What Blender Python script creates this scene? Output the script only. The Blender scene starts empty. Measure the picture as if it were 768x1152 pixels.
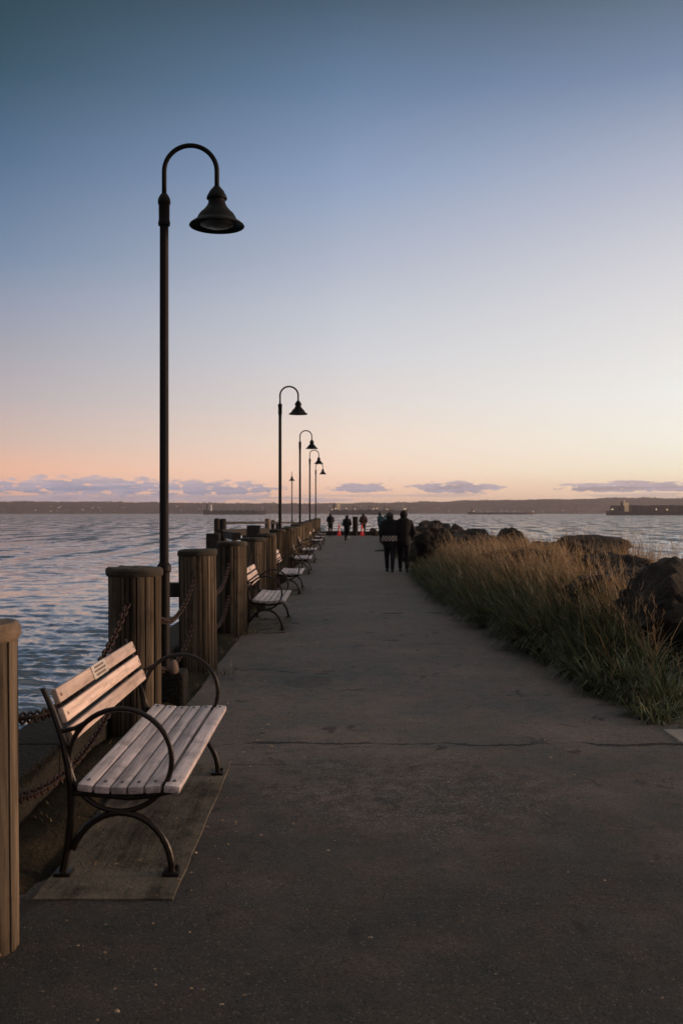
import bpy, bmesh, math, random
from mathutils import Vector, Matrix, noise
import numpy as np
random.seed(7)
R = math.radians
PI = math.pi
scene = bpy.context.scene
COL = scene.collection

# ------------------------------------------------------------------ camera
cam = bpy.data.cameras.new('camera')
camo = bpy.data.objects.new('camera', cam)
COL.objects.link(camo)
cam.sensor_fit = 'VERTICAL'; cam.sensor_height = 36; cam.sensor_width = 24
cam.lens = 35
CAMH = 1.65
camo.location = (0, 0, CAMH)
camo.rotation_euler = (R(90) + math.atan(1 / 1120), 0, -math.atan(4 / 1120))
cam.clip_start = 0.05; cam.clip_end = 30000
cam.dof.use_dof = True; cam.dof.focus_distance = 8.0; cam.dof.aperture_fstop = 4.5
scene.camera = camo
scene.view_settings.view_transform = 'Standard'
scene.view_settings.look = 'None'
scene.view_settings.exposure = 0
scene.view_settings.gamma = 1
scene.view_settings.use_curve_mapping = False
cy = scene.cycles
cy.use_denoising = True
cy.max_bounces = 6; cy.diffuse_bounces = 3; cy.glossy_bounces = 3; cy.volume_bounces = 0
cy.use_adaptive_sampling = True; cy.adaptive_threshold = 0.015

def lin(c):
    out = []
    for v in c[:3]:
        v = v / 255
        out.append(v / 12.92 if v <= 0.04045 else ((v + 0.055) / 1.055) ** 2.4)
    return (*out, 1)

# ------------------------------------------------------------------ node helpers
class NT:
    def __init__(s, tree): s.t = tree; s.n = tree.nodes; s.l = tree.links
    def put(s, sock, v):
        if isinstance(v, bpy.types.NodeSocket): s.l.new(v, sock)
        elif v is not None:
            try: sock.default_value = v
            except Exception: sock.default_value = v[:3]
    def m(s, op, a, b=None, c=None, clamp=False):
        n = s.n.new('ShaderNodeMath'); n.operation = op; n.use_clamp = clamp
        for i, v in enumerate((a, b, c)):
            if v is not None: s.put(n.inputs[i], v)
        return n.outputs[0]
    def mr(s, v, a, b, c=0.0, d=1.0, smooth=False):
        n = s.n.new('ShaderNodeMapRange'); n.interpolation_type = 'SMOOTHSTEP' if smooth else 'LINEAR'
        n.clamp = True
        s.put(n.inputs[0], v)
        for i, x in enumerate((a, b, c, d)): s.put(n.inputs[i + 1], x)
        return n.outputs[0]
    def mix(s, f, a, b, mode='MIX'):
        n = s.n.new('ShaderNodeMix'); n.data_type = 'RGBA'; n.blend_type = mode
        s.put(n.inputs[0], f); s.put(n.inputs[6], a); s.put(n.inputs[7], b)
        return n.outputs[2]
    def ramp(s, f, stops, interp='LINEAR'):
        n = s.n.new('ShaderNodeValToRGB'); n.color_ramp.interpolation = interp
        e = n.color_ramp.elements
        while len(e) < len(stops): e.new(0.5)
        for i, (p, c) in enumerate(stops):
            e[i].position = p; e[i].color = c
        s.put(n.inputs[0], f); return n.outputs[0]
    def noise(s, vec, scale, detail=4, rough=0.55, dist=0.0, dim='3D'):
        n = s.n.new('ShaderNodeTexNoise'); n.noise_dimensions = dim
        if vec is not None: s.put(n.inputs['Vector'], vec)
        s.put(n.inputs['Scale'], scale); n.inputs['Detail'].default_value = detail
        n.inputs['Roughness'].default_value = rough; n.inputs['Distortion'].default_value = dist
        return n.outputs[0]
    def vor(s, vec, scale, feature='F1', out=0):
        n = s.n.new('ShaderNodeTexVoronoi'); n.feature = feature
        s.put(n.inputs['Vector'], vec); n.inputs['Scale'].default_value = scale
        return n.outputs[out]
    def coord(s, kind='Object'):
        return s.n.new('ShaderNodeTexCoord').outputs[kind]
    def mapv(s, vec, scale=(1, 1, 1), loc=(0, 0, 0)):
        n = s.n.new('ShaderNodeMapping'); s.put(n.inputs[0], vec)
        n.inputs[1].default_value = loc; n.inputs[3].default_value = scale
        return n.outputs[0]
    def sep(s, vec):
        n = s.n.new('ShaderNodeSeparateXYZ'); s.put(n.inputs[0], vec); return n.outputs
    def comb(s, x, y, z):
        n = s.n.new('ShaderNodeCombineXYZ')
        for i, v in enumerate((x, y, z)): s.put(n.inputs[i], v)
        return n.outputs[0]
    def bump(s, h, dist=0.01, strength=1.0, normal=None):
        n = s.n.new('ShaderNodeBump'); s.put(n.inputs['Height'], h)
        s.put(n.inputs['Distance'], dist); s.put(n.inputs['Strength'], strength)
        if normal is not None: s.put(n.inputs['Normal'], normal)
        return n.outputs[0]
    def objrand(s): return s.n.new('ShaderNodeObjectInfo').outputs['Random']
    def attr(s, name):
        n = s.n.new('ShaderNodeAttribute'); n.attribute_name = name; return n.outputs

# ------------------------------------------------------------------ sky
world = bpy.data.worlds.new('World'); scene.world = world; world.use_nodes = True
W = NT(world.node_tree)
bg = W.n['Background']
dx, dy, dz = W.sep(W.coord('Generated'))
el = W.m('MULTIPLY', W.m('ARCSINE', W.m('MINIMUM', W.m('MAXIMUM', dz, -1.0), 1.0)), 180 / PI)
az = W.m('MULTIPLY', W.m('ARCTAN2', dx, dy), 180 / PI)
aabs = W.m('ABSOLUTE', az)
EL = 70.0
def e2(y): return math.degrees(math.atan((577 - y) / 1120)) / EL
def rp(rows, top):
    st = [(max(0, e2(y)), lin(c)) for y, c in rows]
    st.append((0.54, lin(top))); st.append((1.0, lin([min(255, v * 1.02) for v in top])))
    return W.ramp(W.m('DIVIDE', el, EL, clamp=True), st)
rampL = rp([(577, (205, 165, 155)), (552, (238, 186, 164)), (530, (244, 190, 162)), (500, (215, 187, 176)), (450, (187, 178, 181)), (400, (167, 167, 178)), (350, (148, 156, 177)), (300, (121, 141, 168)), (200, (88, 114, 144)), (100, (59, 86, 104)), (0, (44, 68, 80))], (150, 150, 152))
rampC = rp([(577, (232, 188, 168)), (552, (254, 208, 180)), (530, (255, 222, 200)), (500, (246, 224, 206)), (450, (226, 217, 213)), (400, (211, 211, 216)), (350, (196, 201, 211)), (300, (179, 186, 203)), (200, (141, 160, 191)), (100, (104, 129, 160)), (0, (74, 96, 116))], (162, 160, 160))
rampR = rp([(577, (238, 205, 178)), (552, (246, 216, 186)), (530, (250, 238, 212)), (500, (249, 243, 229)), (450, (242, 241, 236)), (400, (233, 231, 229)), (350, (223, 221, 223)), (300, (210, 210, 217)), (200, (174, 181, 200)), (100, (124, 141, 170)), (0, (92, 108, 124))], (172, 168, 164))
rampB1 = rp([(577, (166, 140, 140)), (500, (182, 152, 148)), (350, (166, 150, 150)), (0, (150, 146, 148))], (156, 154, 154))
rampB0 = rp([(577, (76, 72, 82)), (500, (84, 78, 88)), (350, (84, 84, 94)), (0, (92, 95, 104))], (148, 148, 150))
rampB = W.mix(W.mr(W.m('SINE', W.m('MULTIPLY', az, PI / 180)), -0.7, 0.7, smooth=True), rampB0, rampB1)
f1 = W.mr(az, -19, 0.5, smooth=False); f2 = W.mr(az, -0.5, 19)
skc = W.mix(f2, W.mix(f1, rampL, rampC), rampR)
skc = W.mix(W.mr(aabs, 60, 135, smooth=True), skc, rampB)
glow = W.m('MULTIPLY', W.mr(W.m('ABSOLUTE', W.m('SUBTRACT', az, 78.0)), 62, 5, smooth=True), W.mr(el, 16, 0, smooth=True))
skc = W.mix(glow, skc, (3.2, 1.85, 1.15, 1))
# low cloud banks far out over the strait
cv = W.comb(W.m('MULTIPLY', az, 0.55), W.m('MULTIPLY', el, 1.9), 0.0)
cn = W.noise(cv, 1.9, 8, 0.66)
cn2 = W.noise(W.comb(W.m('MULTIPLY', az, 0.25), W.m('MULTIPLY', el, 3.2), 4.0), 1.5, 5, 0.6)
def blob(a, e, ha, he, amp=1.0, k=1.15, src=cn, lo=0.0, hi=0.35):
    u = W.m('DIVIDE', W.m('SUBTRACT', az, a), ha); v = W.m('DIVIDE', W.m('SUBTRACT', el, e), he)
    r = W.m('ADD', W.m('MULTIPLY', u, u), W.m('MULTIPLY', v, v))
    val = W.m('ADD', W.m('SUBTRACT', 0.75, r), W.m('MULTIPLY', W.m('SUBTRACT', src, 0.5), k * 3))
    return W.m('MULTIPLY', W.mr(val, lo, hi, smooth=True), amp)
blobs = [blob(-14.0, 1.50, 7.5, 0.62, 1.0, 1.7), blob(-7.4, 1.38, 4.9, 0.50, 0.97, 1.7), blob(-21, 1.4, 5.0, 0.5, 0.95, 1.5), blob(-12.0, 0.80, 14, 0.26, 0.8, 1.3, cn2),
         blob(-10, 1.0, 9, 0.12, 0.45, 1.5, cn2),
         blob(1.2, 1.46, 2.1, 0.34, 0.97, 1.3), blob(6.7, 1.42, 3.0, 0.42, 0.97, 1.4), blob(6.0, 1.0, 3.0, 0.12, 0.45, 0.9, cn2), blob(16.8, 1.46, 5.2, 0.34, 0.97, 1.4),
         blob(18.0, 0.95, 5.5, 0.16, 0.5, 1.2, cn2), blob(1, 1.0, 4, 0.1, 0.35, 1.2, cn2), blob(27, 1.7, 5, 0.5, 0.8, 1.2)]
cm = blobs[0]
for b in blobs[1:]: cm = W.m('MAXIMUM', cm, b)
ccol = W.mix(W.mr(az, -10, 15), lin((138, 146, 174)), lin((152, 138, 150)))
ccol = W.mix(W.mr(cn2, 0.42, 0.62), ccol, lin((182, 172, 190)))
topl = W.mr(W.m('ADD', el, W.m('MULTIPLY', W.m('SUBTRACT', cn, 0.5), 1.2)), 1.35, 1.95)
ccol = W.mix(W.m('MULTIPLY', topl, 0.55), ccol, lin((222, 194, 192)))
skc = W.mix(W.m('MULTIPLY', cm, 0.94), skc, ccol)
W.put(bg.inputs[0], skc); bg.inputs[1].default_value = 1.0
world.cycles.sampling_method = 'MANUAL'; world.cycles.sample_map_resolution = 1024

# ------------------------------------------------------------------ sun (just set, to the right)
sun = bpy.data.lights.new('sun', 'SUN'); sun.energy = 3.2; sun.angle = R(14); sun.color = (1.0, 0.66, 0.44)
suno = bpy.data.objects.new('sun', sun); COL.objects.link(suno)
saz, sel = R(84), R(6)
sd = Vector((math.sin(saz) * math.cos(sel), math.cos(saz) * math.cos(sel), math.sin(sel)))
suno.rotation_euler = sd.to_track_quat('Z', 'Y').to_euler()
suno.location = (0, 0, 30)

# ------------------------------------------------------------------ object helpers
def tag(o, label=None, cat=None, group=None, kind=None):
    if label: o['label'] = label
    if cat: o['category'] = cat
    if group: o['group'] = group
    if kind: o['kind'] = kind
    return o
def empty(name, loc, rz=0, label=None, cat=None, group=None):
    o = bpy.data.objects.new(name, None); COL.objects.link(o)
    o.empty_display_size = 0.2
    o.location = loc; o.rotation_euler = (0, 0, rz)
    return tag(o, label, cat, group)
def obj(name, bm, mat, parent=None, smooth=False, loc=None):
    me = bpy.data.meshes.new(name)
    if isinstance(bm, bmesh.types.BMesh):
        bmesh.ops.recalc_face_normals(bm, faces=bm.faces); bm.to_mesh(me); bm.free()
    else:
        me.from_pydata(bm[0], [], bm[1]); me.update()
    if smooth:
        me.polygons.foreach_set('use_smooth', [True] * len(me.polygons))
        if smooth == 'auto':
            try: me.set_sharp_from_angle(angle=R(38))
            except Exception: pass
    for m_ in (mat if isinstance(mat, (list, tuple)) else [mat]): me.materials.append(m_)
    o = bpy.data.objects.new(name, me); COL.objects.link(o)
    if parent: o.parent = parent
    if loc: o.location = loc
    return o
def children(o): return [c for c in bpy.data.objects if c.parent == o]
def copy_tree(o, parent=None):
    c = o.copy(); COL.objects.link(c)
    if parent: c.parent = parent
    for ch in children(o): copy_tree(ch, c)
    return c
def box(bm, c, s, rot=None, bevel=0.0, mi=0):
    M = Matrix.Translation(c)
    if rot is not None: M = M @ (rot if isinstance(rot, Matrix) else Matrix.Rotation(rot, 4, 'Z'))
    r = bmesh.ops.create_cube(bm, size=1, matrix=M @ Matrix.Diagonal((*s, 1)))
    fs = set(f for v in r['verts'] for f in v.link_faces)
    for f in fs: f.material_index = mi
    if bevel:
        es = list(set(e for v in r['verts'] for e in v.link_edges))
        bmesh.ops.bevel(bm, geom=es, offset=bevel, segments=2, affect='EDGES', profile=0.6)
def ring_pts(p, t, r, n, up=None, rx=None):
    t = t.normalized()
    u = up if up is not None else (Vector((0, 0, 1)) if abs(t.z) < 0.9 else Vector((0, 1, 0)))
    a = t.cross(u).normalized(); b = a.cross(t).normalized()
    return [p + (a * math.cos(2 * PI * k / n) * (rx or r) + b * math.sin(2 * PI * k / n) * r) for k in range(n)]
def tube(bm, pts, rads, n=8, closed=False, up=None, rx=None, caps=True):
    pts = [Vector(p) for p in pts]
    if not isinstance(rads, (list, tuple)): rads = [rads] * len(pts)
    rings = []
    N = len(pts)
    for i, p in enumerate(pts):
        if closed: t = pts[(i + 1) % N] - pts[i - 1]
        else: t = pts[min(i + 1, N - 1)] - pts[max(i - 1, 0)]
        rings.append([bm.verts.new(q) for q in ring_pts(p, t, rads[i], n, up, rx)])
    for i in range(N if closed else N - 1):
        A, B = rings[i], rings[(i + 1) % N]
        for k in range(n):
            try: bm.faces.new((A[k], A[(k + 1) % n], B[(k + 1) % n], B[k]))
            except ValueError: pass
    if caps and not closed:
        bm.faces.new(rings[0][::-1]); bm.faces.new(rings[-1])
def lathe(bm, prof, c=(0, 0, 0), n=24, cap0=True, cap1=True):
    rings = []
    for r, z in prof:
        rings.append([bm.verts.new((c[0] + r * math.cos(2 * PI * k / n), c[1] + r * math.sin(2 * PI * k / n), c[2] + z)) for k in range(n)])
    for A, B in zip(rings, rings[1:]):
        for k in range(n): bm.faces.new((A[k], A[(k + 1) % n], B[(k + 1) % n], B[k]))
    if cap0: bm.faces.new(rings[0][::-1])
    if cap1: bm.faces.new(rings[-1])
def interp(xs, ys, x):
    return float(np.interp(x, xs, ys))

# ------------------------------------------------------------------ materials
def mat(name, fn):
    m_ = bpy.data.materials.new(name); m_.use_nodes = True
    t = NT(m_.node_tree); b = t.n['Principled BSDF']
    fn(t, b); return m_
def plain(name, c, rough=0.6, metal=0.0, var=0.15, scale=12, spec=0.5, bump=0.0):
    def f(t, b):
        co = t.coord()
        n = t.noise(co, scale, 5, 0.6)
        c0 = tuple(v * (1 - var) for v in c) + (1,); c1 = tuple(min(1, v * (1 + var)) for v in c) + (1,)
        t.put(b.inputs['Base Color'], t.mix(t.mr(n, 0.3, 0.7), c0, c1))
        t.put(b.inputs['Roughness'], t.mr(n, 0.3, 0.7, rough - 0.08, rough + 0.08))
        b.inputs['Metallic'].default_value = metal
        b.inputs['Specular IOR Level'].default_value = spec
        if bump: t.put(b.inputs['Normal'], t.bump(n, bump))
    return mat(name, f)

def f_asphalt(t, b):
    co = t.coord()
    big = t.noise(co, 0.55, 4, 0.6); med = t.noise(co, 3.0, 5, 0.65); fine = t.noise(co, 70, 3, 0.7)
    x, y, z = t.sep(co)
    c = t.mix(t.mr(big, 0.35, 0.65), (0.046, 0.045, 0.041, 1), (0.076, 0.062, 0.053, 1))
    c = t.mix(t.mr(med, 0.45, 0.72), c, (0.090, 0.064, 0.054, 1))
    mot = t.noise(co, 7.5, 6, 0.7, 0.3); mot2 = t.noise(t.mapv(co, (1, 1, 1), (7, 3, 0)), 1.3, 5, 0.6)
    c = t.mix(t.m('MULTIPLY', t.mr(mot, 0.50, 0.66), 0.7), c, (0.032, 0.036, 0.030, 1))
    c = t.mix(t.m('MULTIPLY', t.mr(mot2, 0.50, 0.68), 0.6), c, (0.105, 0.074, 0.062, 1))
    c = t.mix(1.0, c, t.mix(t.mr(t.m('ADD', y, t.m('MULTIPLY', mot2, 4.0)), 5.0, 10.5, smooth=True), (0.78, 0.84, 0.84, 1), (2.35, 2.42, 2.46, 1)), 'MULTIPLY')  # near path darkened for lens falloff, far path lightened; brightness painted into the colour
    # worn patch where the stones show
    dxp = t.m('DIVIDE', t.m('SUBTRACT', x, 0.42), 1.1); dyp = t.m('DIVIDE', t.m('SUBTRACT', y, 5.9), 1.0)
    patch = t.mr(t.m('ADD', t.m('ADD', t.m('MULTIPLY', dxp, dxp), t.m('MULTIPLY', dyp, dyp)), t.m('MULTIPLY', t.m('SUBTRACT', med, 0.5), 2.2)), 1.0, 0.3)
    v = t.n.new('ShaderNodeTexVoronoi'); wob = t.n.new('ShaderNodeVectorMath'); wob.operation = 'MULTIPLY_ADD'
    wn_ = t.n.new('ShaderNodeTexNoise'); t.put(wn_.inputs['Vector'], co); wn_.inputs['Scale'].default_value = 120
    t.put(wob.inputs[0], wn_.outputs['Color']); wob.inputs[1].default_value = (0.014, 0.014, 0.0); t.put(wob.inputs[2], co)
    t.put(v.inputs['Vector'], wob.outputs[0]); v.inputs['Scale'].default_value = 105
    rnd = t.sep(v.outputs['Color'])[0]
    stone = t.m('MULTIPLY', t.mr(rnd, 0.86, 0.98), t.mr(v.outputs['Distance'], 0.45, 0.3))
    stone2 = t.m('MULTIPLY', t.m('MULTIPLY', t.mr(rnd, 0.72, 0.8), t.mr(v.outputs['Distance'], 0.5, 0.35)), patch)
    c = t.mix(t.m('MULTIPLY', t.mr(fine, 0.35, 0.75), 0.6), c, (0.024, 0.023, 0.022, 1))
    patch2 = t.m('MULTIPLY', patch, t.mr(mot, 0.40, 0.58))
    c = t.mix(t.m('MULTIPLY', patch2, 0.75), c, (0.022, 0.025, 0.022, 1))
    c = t.mix(t.m('MULTIPLY', patch, 0.22), c, (0.115, 0.082, 0.070, 1))
    c = t.mix(t.m('MULTIPLY', stone, 0.85), c, (0.17, 0.155, 0.135, 1))
    dk = t.m('MULTIPLY', t.m('MULTIPLY', t.mr(rnd, 0.30, 0.25), t.mr(v.outputs['Distance'], 0.55, 0.35)), 0.75)
    c = t.mix(dk, c, (0.014, 0.014, 0.013, 1))
    c = t.mix(t.m('MULTIPLY', stone2, 0.85), c, (0.22, 0.23, 0.21, 1))
    # dark stains
    st = t.noise(t.mapv(co, (1, 0.6, 1)), 3.4, 4, 0.6, 0.5)
    st = t.m('ADD', st, t.m('MULTIPLY', t.m('SUBTRACT', mot2, 0.5), 0.35))
    c = t.mix(t.m('MULTIPLY', t.mr(st, 0.63, 0.69), 0.72), c, (0.022, 0.020, 0.020, 1))
    # cracks across the path
    def crack(y0, x0, x1, w, amp, sc, slope=0.0):
        n1 = t.noise(t.comb(t.m('MULTIPLY', x, sc), y0, 0.0), 1.0, 6, 0.65)
        line = t.m('ADD', t.m('ADD', y0, t.m('MULTIPLY', x, slope)), t.m('MULTIPLY', t.m('SUBTRACT', n1, 0.5), amp))
        d = t.m('ABSOLUTE', t.m('SUBTRACT', y, line))
        wn = t.m('MULTIPLY', t.mr(t.noise(co, 2.6, 4, 0.65), 0.42, 0.62, 0.0, 1.3), w)
        k = t.m('LESS_THAN', d, wn)
        return t.m('MULTIPLY', k, t.m('MULTIPLY', t.m('GREATER_THAN', x, x0), t.m('LESS_THAN', x, x1)))
    cr = crack(7.12, -0.82, 2.6, 0.030, 0.45, 1.6, -0.02)
    for a in ((16.4, 0.35, 1.7, 0.10, 0.3, 1.5, 0.0), (6.53, -1.3, -0.3, 0.012, 0.10, 3, 0.0), (6.98, -0.5, 0.25, 0.012, 0.30, 3, 0.25), (10.2, -1.1, -0.1, 0.030, 0.6, 2, -0.3), (9.2, -0.9, 0.3, 0.020, 0.8, 2.5, 0.5), (12.4, 0.2, 1.6, 0.02, 0.9, 1.5, 0.1), (28.5, -1.1, 2.0, 0.06, 0.5, 1, 0.0), (23.0, -1.1, 1.9, 0.03, 0.6, 1, 0.02)):
        cr = t.m('MAXIMUM', cr, crack(*a))
    c = t.mix(t.m('MULTIPLY', cr, 0.85), c, (0.008, 0.008, 0.008, 1))
    # a shallow patched pothole
    ex = t.m('DIVIDE', t.m('ADD', x, 0.28), 0.24); ey = t.m('DIVIDE', t.m('SUBTRACT', y, 9.7), 0.38)
    rr = t.m('ADD', t.m('SQRT', t.m('ADD', t.m('MULTIPLY', ex, ex), t.m('MULTIPLY', ey, ey))), t.m('MULTIPLY', t.m('SUBTRACT', med, 0.5), 0.9))
    pot = t.mr(rr, 1.0, 0.85)
    c = t.mix(t.m('MULTIPLY', pot, 0.35), c, (0.022, 0.021, 0.021, 1))
    t.put(b.inputs['Base Color'], c)
    t.put(b.inputs['Roughness'], t.mr(med, 0.3, 0.7, 0.70, 0.86))
    b.inputs['Specular IOR Level'].default_value = 0.16
    grit = t.noise(co, 150, 2, 0.6)
    h = t.m('ADD', t.m('MULTIPLY', t.m('ADD', fine, grit), 0.35), t.m('MULTIPLY', t.mr(v.outputs['Distance'], 0.6, 0.1), 0.45))
    h = t.m('SUBTRACT', h, t.m('MULTIPLY', cr, 2.5))
    h = t.m('SUBTRACT', h, t.m('MULTIPLY', pot, 1.2))
    n1 = t.bump(h, 0.004, 0.7)
    t.put(b.inputs['Normal'], t.bump(mot, 0.012, 0.5, n1))
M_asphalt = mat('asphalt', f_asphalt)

def f_concrete(t, b):
    co = t.coord(); x, y, z = t.sep(co)
    n1 = t.noise(co, 2.5, 5, 0.65); n2 = t.noise(co, 45, 3, 0.7); n3 = t.noise(t.mapv(co, (9, 0.9, 1)), 1.2, 5, 0.65, 0.4)
    c = t.mix(t.mr(n1, 0.35, 0.65), (0.062, 0.053, 0.040, 1), (0.175, 0.150, 0.115, 1))
    c = t.mix(t.m('MULTIPLY', t.m('MULTIPLY', t.mr(n3, 0.48, 0.60), t.mr(n1, 0.62, 0.42)), 0.8), c, (0.030, 0.026, 0.020, 1))
    c = t.mix(t.m('MULTIPLY', t.mr(n2, 0.5, 0.8), 0.3), c, (0.17, 0.15, 0.12, 1))
    t.put(b.inputs['Base Color'], c); b.inputs['Specular IOR Level'].default_value = 0.15; b.inputs['Roughness'].default_value = 0.85
    t.put(b.inputs['Normal'], t.bump(t.m('ADD', n2, t.m('MULTIPLY', n3, 1.2)), 0.006))
M_pad = mat('pad_concrete', f_concrete)
def f_kerb(t, b):
    co = t.coord(); n1 = t.noise(co, 1.6, 5, 0.65); v = t.vor(co, 42); n2 = t.noise(co, 60, 3)
    c = t.mix(t.mr(n1, 0.35, 0.65), (0.010, 0.010, 0.008, 1), (0.026, 0.023, 0.018, 1))
    c = t.mix(t.m('MULTIPLY', t.mr(n2, 0.55, 0.75), 0.5), c, (0.07, 0.068, 0.060, 1))
    t.put(b.inputs['Base Color'], c); b.inputs['Specular IOR Level'].default_value = 0.15; b.inputs['Roughness'].default_value = 0.85
    t.put(b.inputs['Normal'], t.bump(t.m('ADD', v, n2), 0.012))
M_kerb = mat('kerb_concrete', f_kerb)
def f_soil(t, b):
    co = t.coord(); n1 = t.noise(co, 1.8, 6, 0.7); n2 = t.noise(co, 28, 4, 0.7)
    c = t.mix(t.mr(n1, 0.38, 0.62), (0.014, 0.011, 0.007, 1), (0.042, 0.031, 0.018, 1))
    c = t.mix(t.m('MULTIPLY', t.mr(n2, 0.5, 0.7), 0.5), c, (0.03, 0.036, 0.014, 1))
    t.put(b.inputs['Base Color'], c); b.inputs['Specular IOR Level'].default_value = 0.12; b.inputs['Roughness'].default_value = 0.95
    t.put(b.inputs['Normal'], t.bump(t.m('ADD', n1, t.m('MULTIPLY', n2, 0.4)), 0.05))
M_soil = mat('soil', f_soil)
def f_slab(t, b):
    co = t.coord(); n1 = t.noise(co, 3, 5, 0.6); n2 = t.noise(co, 50, 3)
    t.put(b.inputs['Base Color'], t.mix(t.mr(n1, 0.3, 0.7), (0.20, 0.17, 0.14, 1), (0.30, 0.26, 0.22, 1))); b.inputs['Roughness'].default_value = 0.85
    t.put(b.inputs['Normal'], t.bump(n2, 0.004))
M_slab = mat('pale_slab', f_slab)

def wood(name, c0, c1, cd, axis, rough=0.75, gs=1.0, attr=None, spec=0.3):
    sc = {'X': (1.2, 26, 26), 'Y': (26, 1.2, 26), 'Z': (26, 26, 1.2)}[axis]
    def f(t, b):
        co = t.coord(); r = t.objrand()
        off = t.n.new('ShaderNodeVectorMath'); off.operation = 'ADD'
        t.put(off.inputs[0], co); t.put(off.inputs[1], t.comb(t.m('MULTIPLY', r, 17.0), t.m('MULTIPLY', r, 9.0), t.m('MULTIPLY', r, 23.0)))
        v = off.outputs[0]
        g = t.noise(t.mapv(v, tuple(s * gs for s in sc)), 1.0, 5, 0.65, 0.4)
        g2 = t.noise(t.mapv(v, tuple(s * 4 * gs for s in sc)), 1.0, 3, 0.6)
        w = t.noise(v, 5.0, 4, 0.6)
        c = t.mix(t.mr(g, 0.3, 0.7), (*c0, 1), (*c1, 1))
        c = t.mix(t.m('MULTIPLY', t.mr(g2, 0.55, 0.75), 0.6), c, (*cd, 1))
        c = t.mix(t.m('MULTIPLY', t.mr(w, 0.52, 0.72), 0.6), c, (*cd, 1))
        if attr:
            a = t.attr(attr)[0]
            c = t.mix(1.0, c, t.mix(1.0, (0, 0, 0, 1), a, 'ADD'), 'MULTIPLY')
        hs = t.n.new('ShaderNodeHueSaturation'); t.put(hs.inputs['Color'], c); t.put(hs.inputs['Value'], t.mr(r, 0, 1, 0.76, 1.16))
        t.put(b.inputs['Base Color'], hs.outputs[0])
        b.inputs['Roughness'].default_value = rough; b.inputs['Specular IOR Level'].default_value = spec
        t.put(b.inputs['Normal'], t.bump(t.m('ADD', g, t.m('MULTIPLY', g2, 0.6)), 0.005))
    return mat(name, f)
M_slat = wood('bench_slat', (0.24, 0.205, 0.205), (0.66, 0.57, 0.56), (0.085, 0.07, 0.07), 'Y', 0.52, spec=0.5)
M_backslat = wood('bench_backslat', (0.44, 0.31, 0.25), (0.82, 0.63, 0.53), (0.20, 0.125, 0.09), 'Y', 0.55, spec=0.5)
M_post = wood('post_timber', (0.036, 0.029, 0.022), (0.155, 0.118, 0.084), (0.011, 0.009, 0.008), 'Z', 0.85, attr='tone', spec=0.12)
M_cap = wood('post_cap', (0.028, 0.024, 0.019), (0.060, 0.048, 0.036), (0.015, 0.014, 0.011), 'X', 0.85, 0.6)
M_capfresh = wood('post_cap_pale', (0.10, 0.072, 0.048), (0.24, 0.17, 0.11), (0.07, 0.05, 0.03), 'X', 0.8, 0.6)
M_pile = wood('dock_timber', (0.020, 0.017, 0.015), (0.045, 0.036, 0.030), (0.015, 0.013, 0.011), 'Z', 0.9)
M_pilelight = wood('dock_timber_pale', (0.12, 0.09, 0.065), (0.20, 0.15, 0.11), (0.04, 0.03, 0.02), 'Z', 0.9)
M_iron = plain('bench_iron', (0.014, 0.010, 0.008), 0.34, 0.3, 0.3, 30, 0.5, 0.001)
M_pole = plain('lamp_paint', (0.005, 0.003, 0.003), 0.6, 0.0, 0.3, 20, 0.2)
M_shade = plain('lamp_shade_paint', (0.003, 0.003, 0.003), 0.55, 0.0, 0.3, 20, 0.15)
M_lens = plain('lamp_lens', (0.045, 0.05, 0.045), 0.3, 0, 0.1)
M_boot = plain('lamp_boot', (0.16, 0.11, 0.085), 0.8, 0, 0.3)
M_chain = plain('rusty_chain', (0.030, 0.014, 0.010), 0.7, 0.2, 0.5, 40, 0.4, 0.002)
M_black = plain('black_cloth', (0.005, 0.005, 0.006), 0.95, 0, 0.3)
M_dark = plain('dark_cloth', (0.009, 0.009, 0.011), 0.95, 0, 0.3)
M_brown = plain('brown_cloth', (0.070, 0.040, 0.030), 0.9, 0, 0.3)
M_teal = plain('teal_cloth', (0.030, 0.085, 0.105), 0.85, 0, 0.2)
M_cream = plain('cream_cloth', (0.50, 0.44, 0.40), 0.9, 0, 0.2)
M_skin = plain('skin', (0.42, 0.24, 0.17), 0.55, 0, 0.08)
M_hair = plain('hair', (0.015, 0.010, 0.008), 0.5, 0, 0.2)
M_shoe = plain('shoe', (0.015, 0.014, 0.014), 0.6, 0, 0.2)
M_shoew = plain('shoe_pale', (0.35, 0.33, 0.32), 0.6, 0, 0.2)
M_cone = plain('cone_orange', (0.85, 0.025, 0.022), 0.45, 0, 0.05)
M_coneb = plain('cone_base', (0.03, 0.03, 0.03), 0.7)
M_conew = plain('cone_band', (0.7, 0.65, 0.62), 0.4, 0, 0.05)
M_plaque = plain('plaque', (0.50, 0.44, 0.38), 0.4, 0.2, 0.05)
M_plaqued = plain('plaque_letters', (0.16, 0.09, 0.06), 0.6, 0, 0.1)

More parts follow.
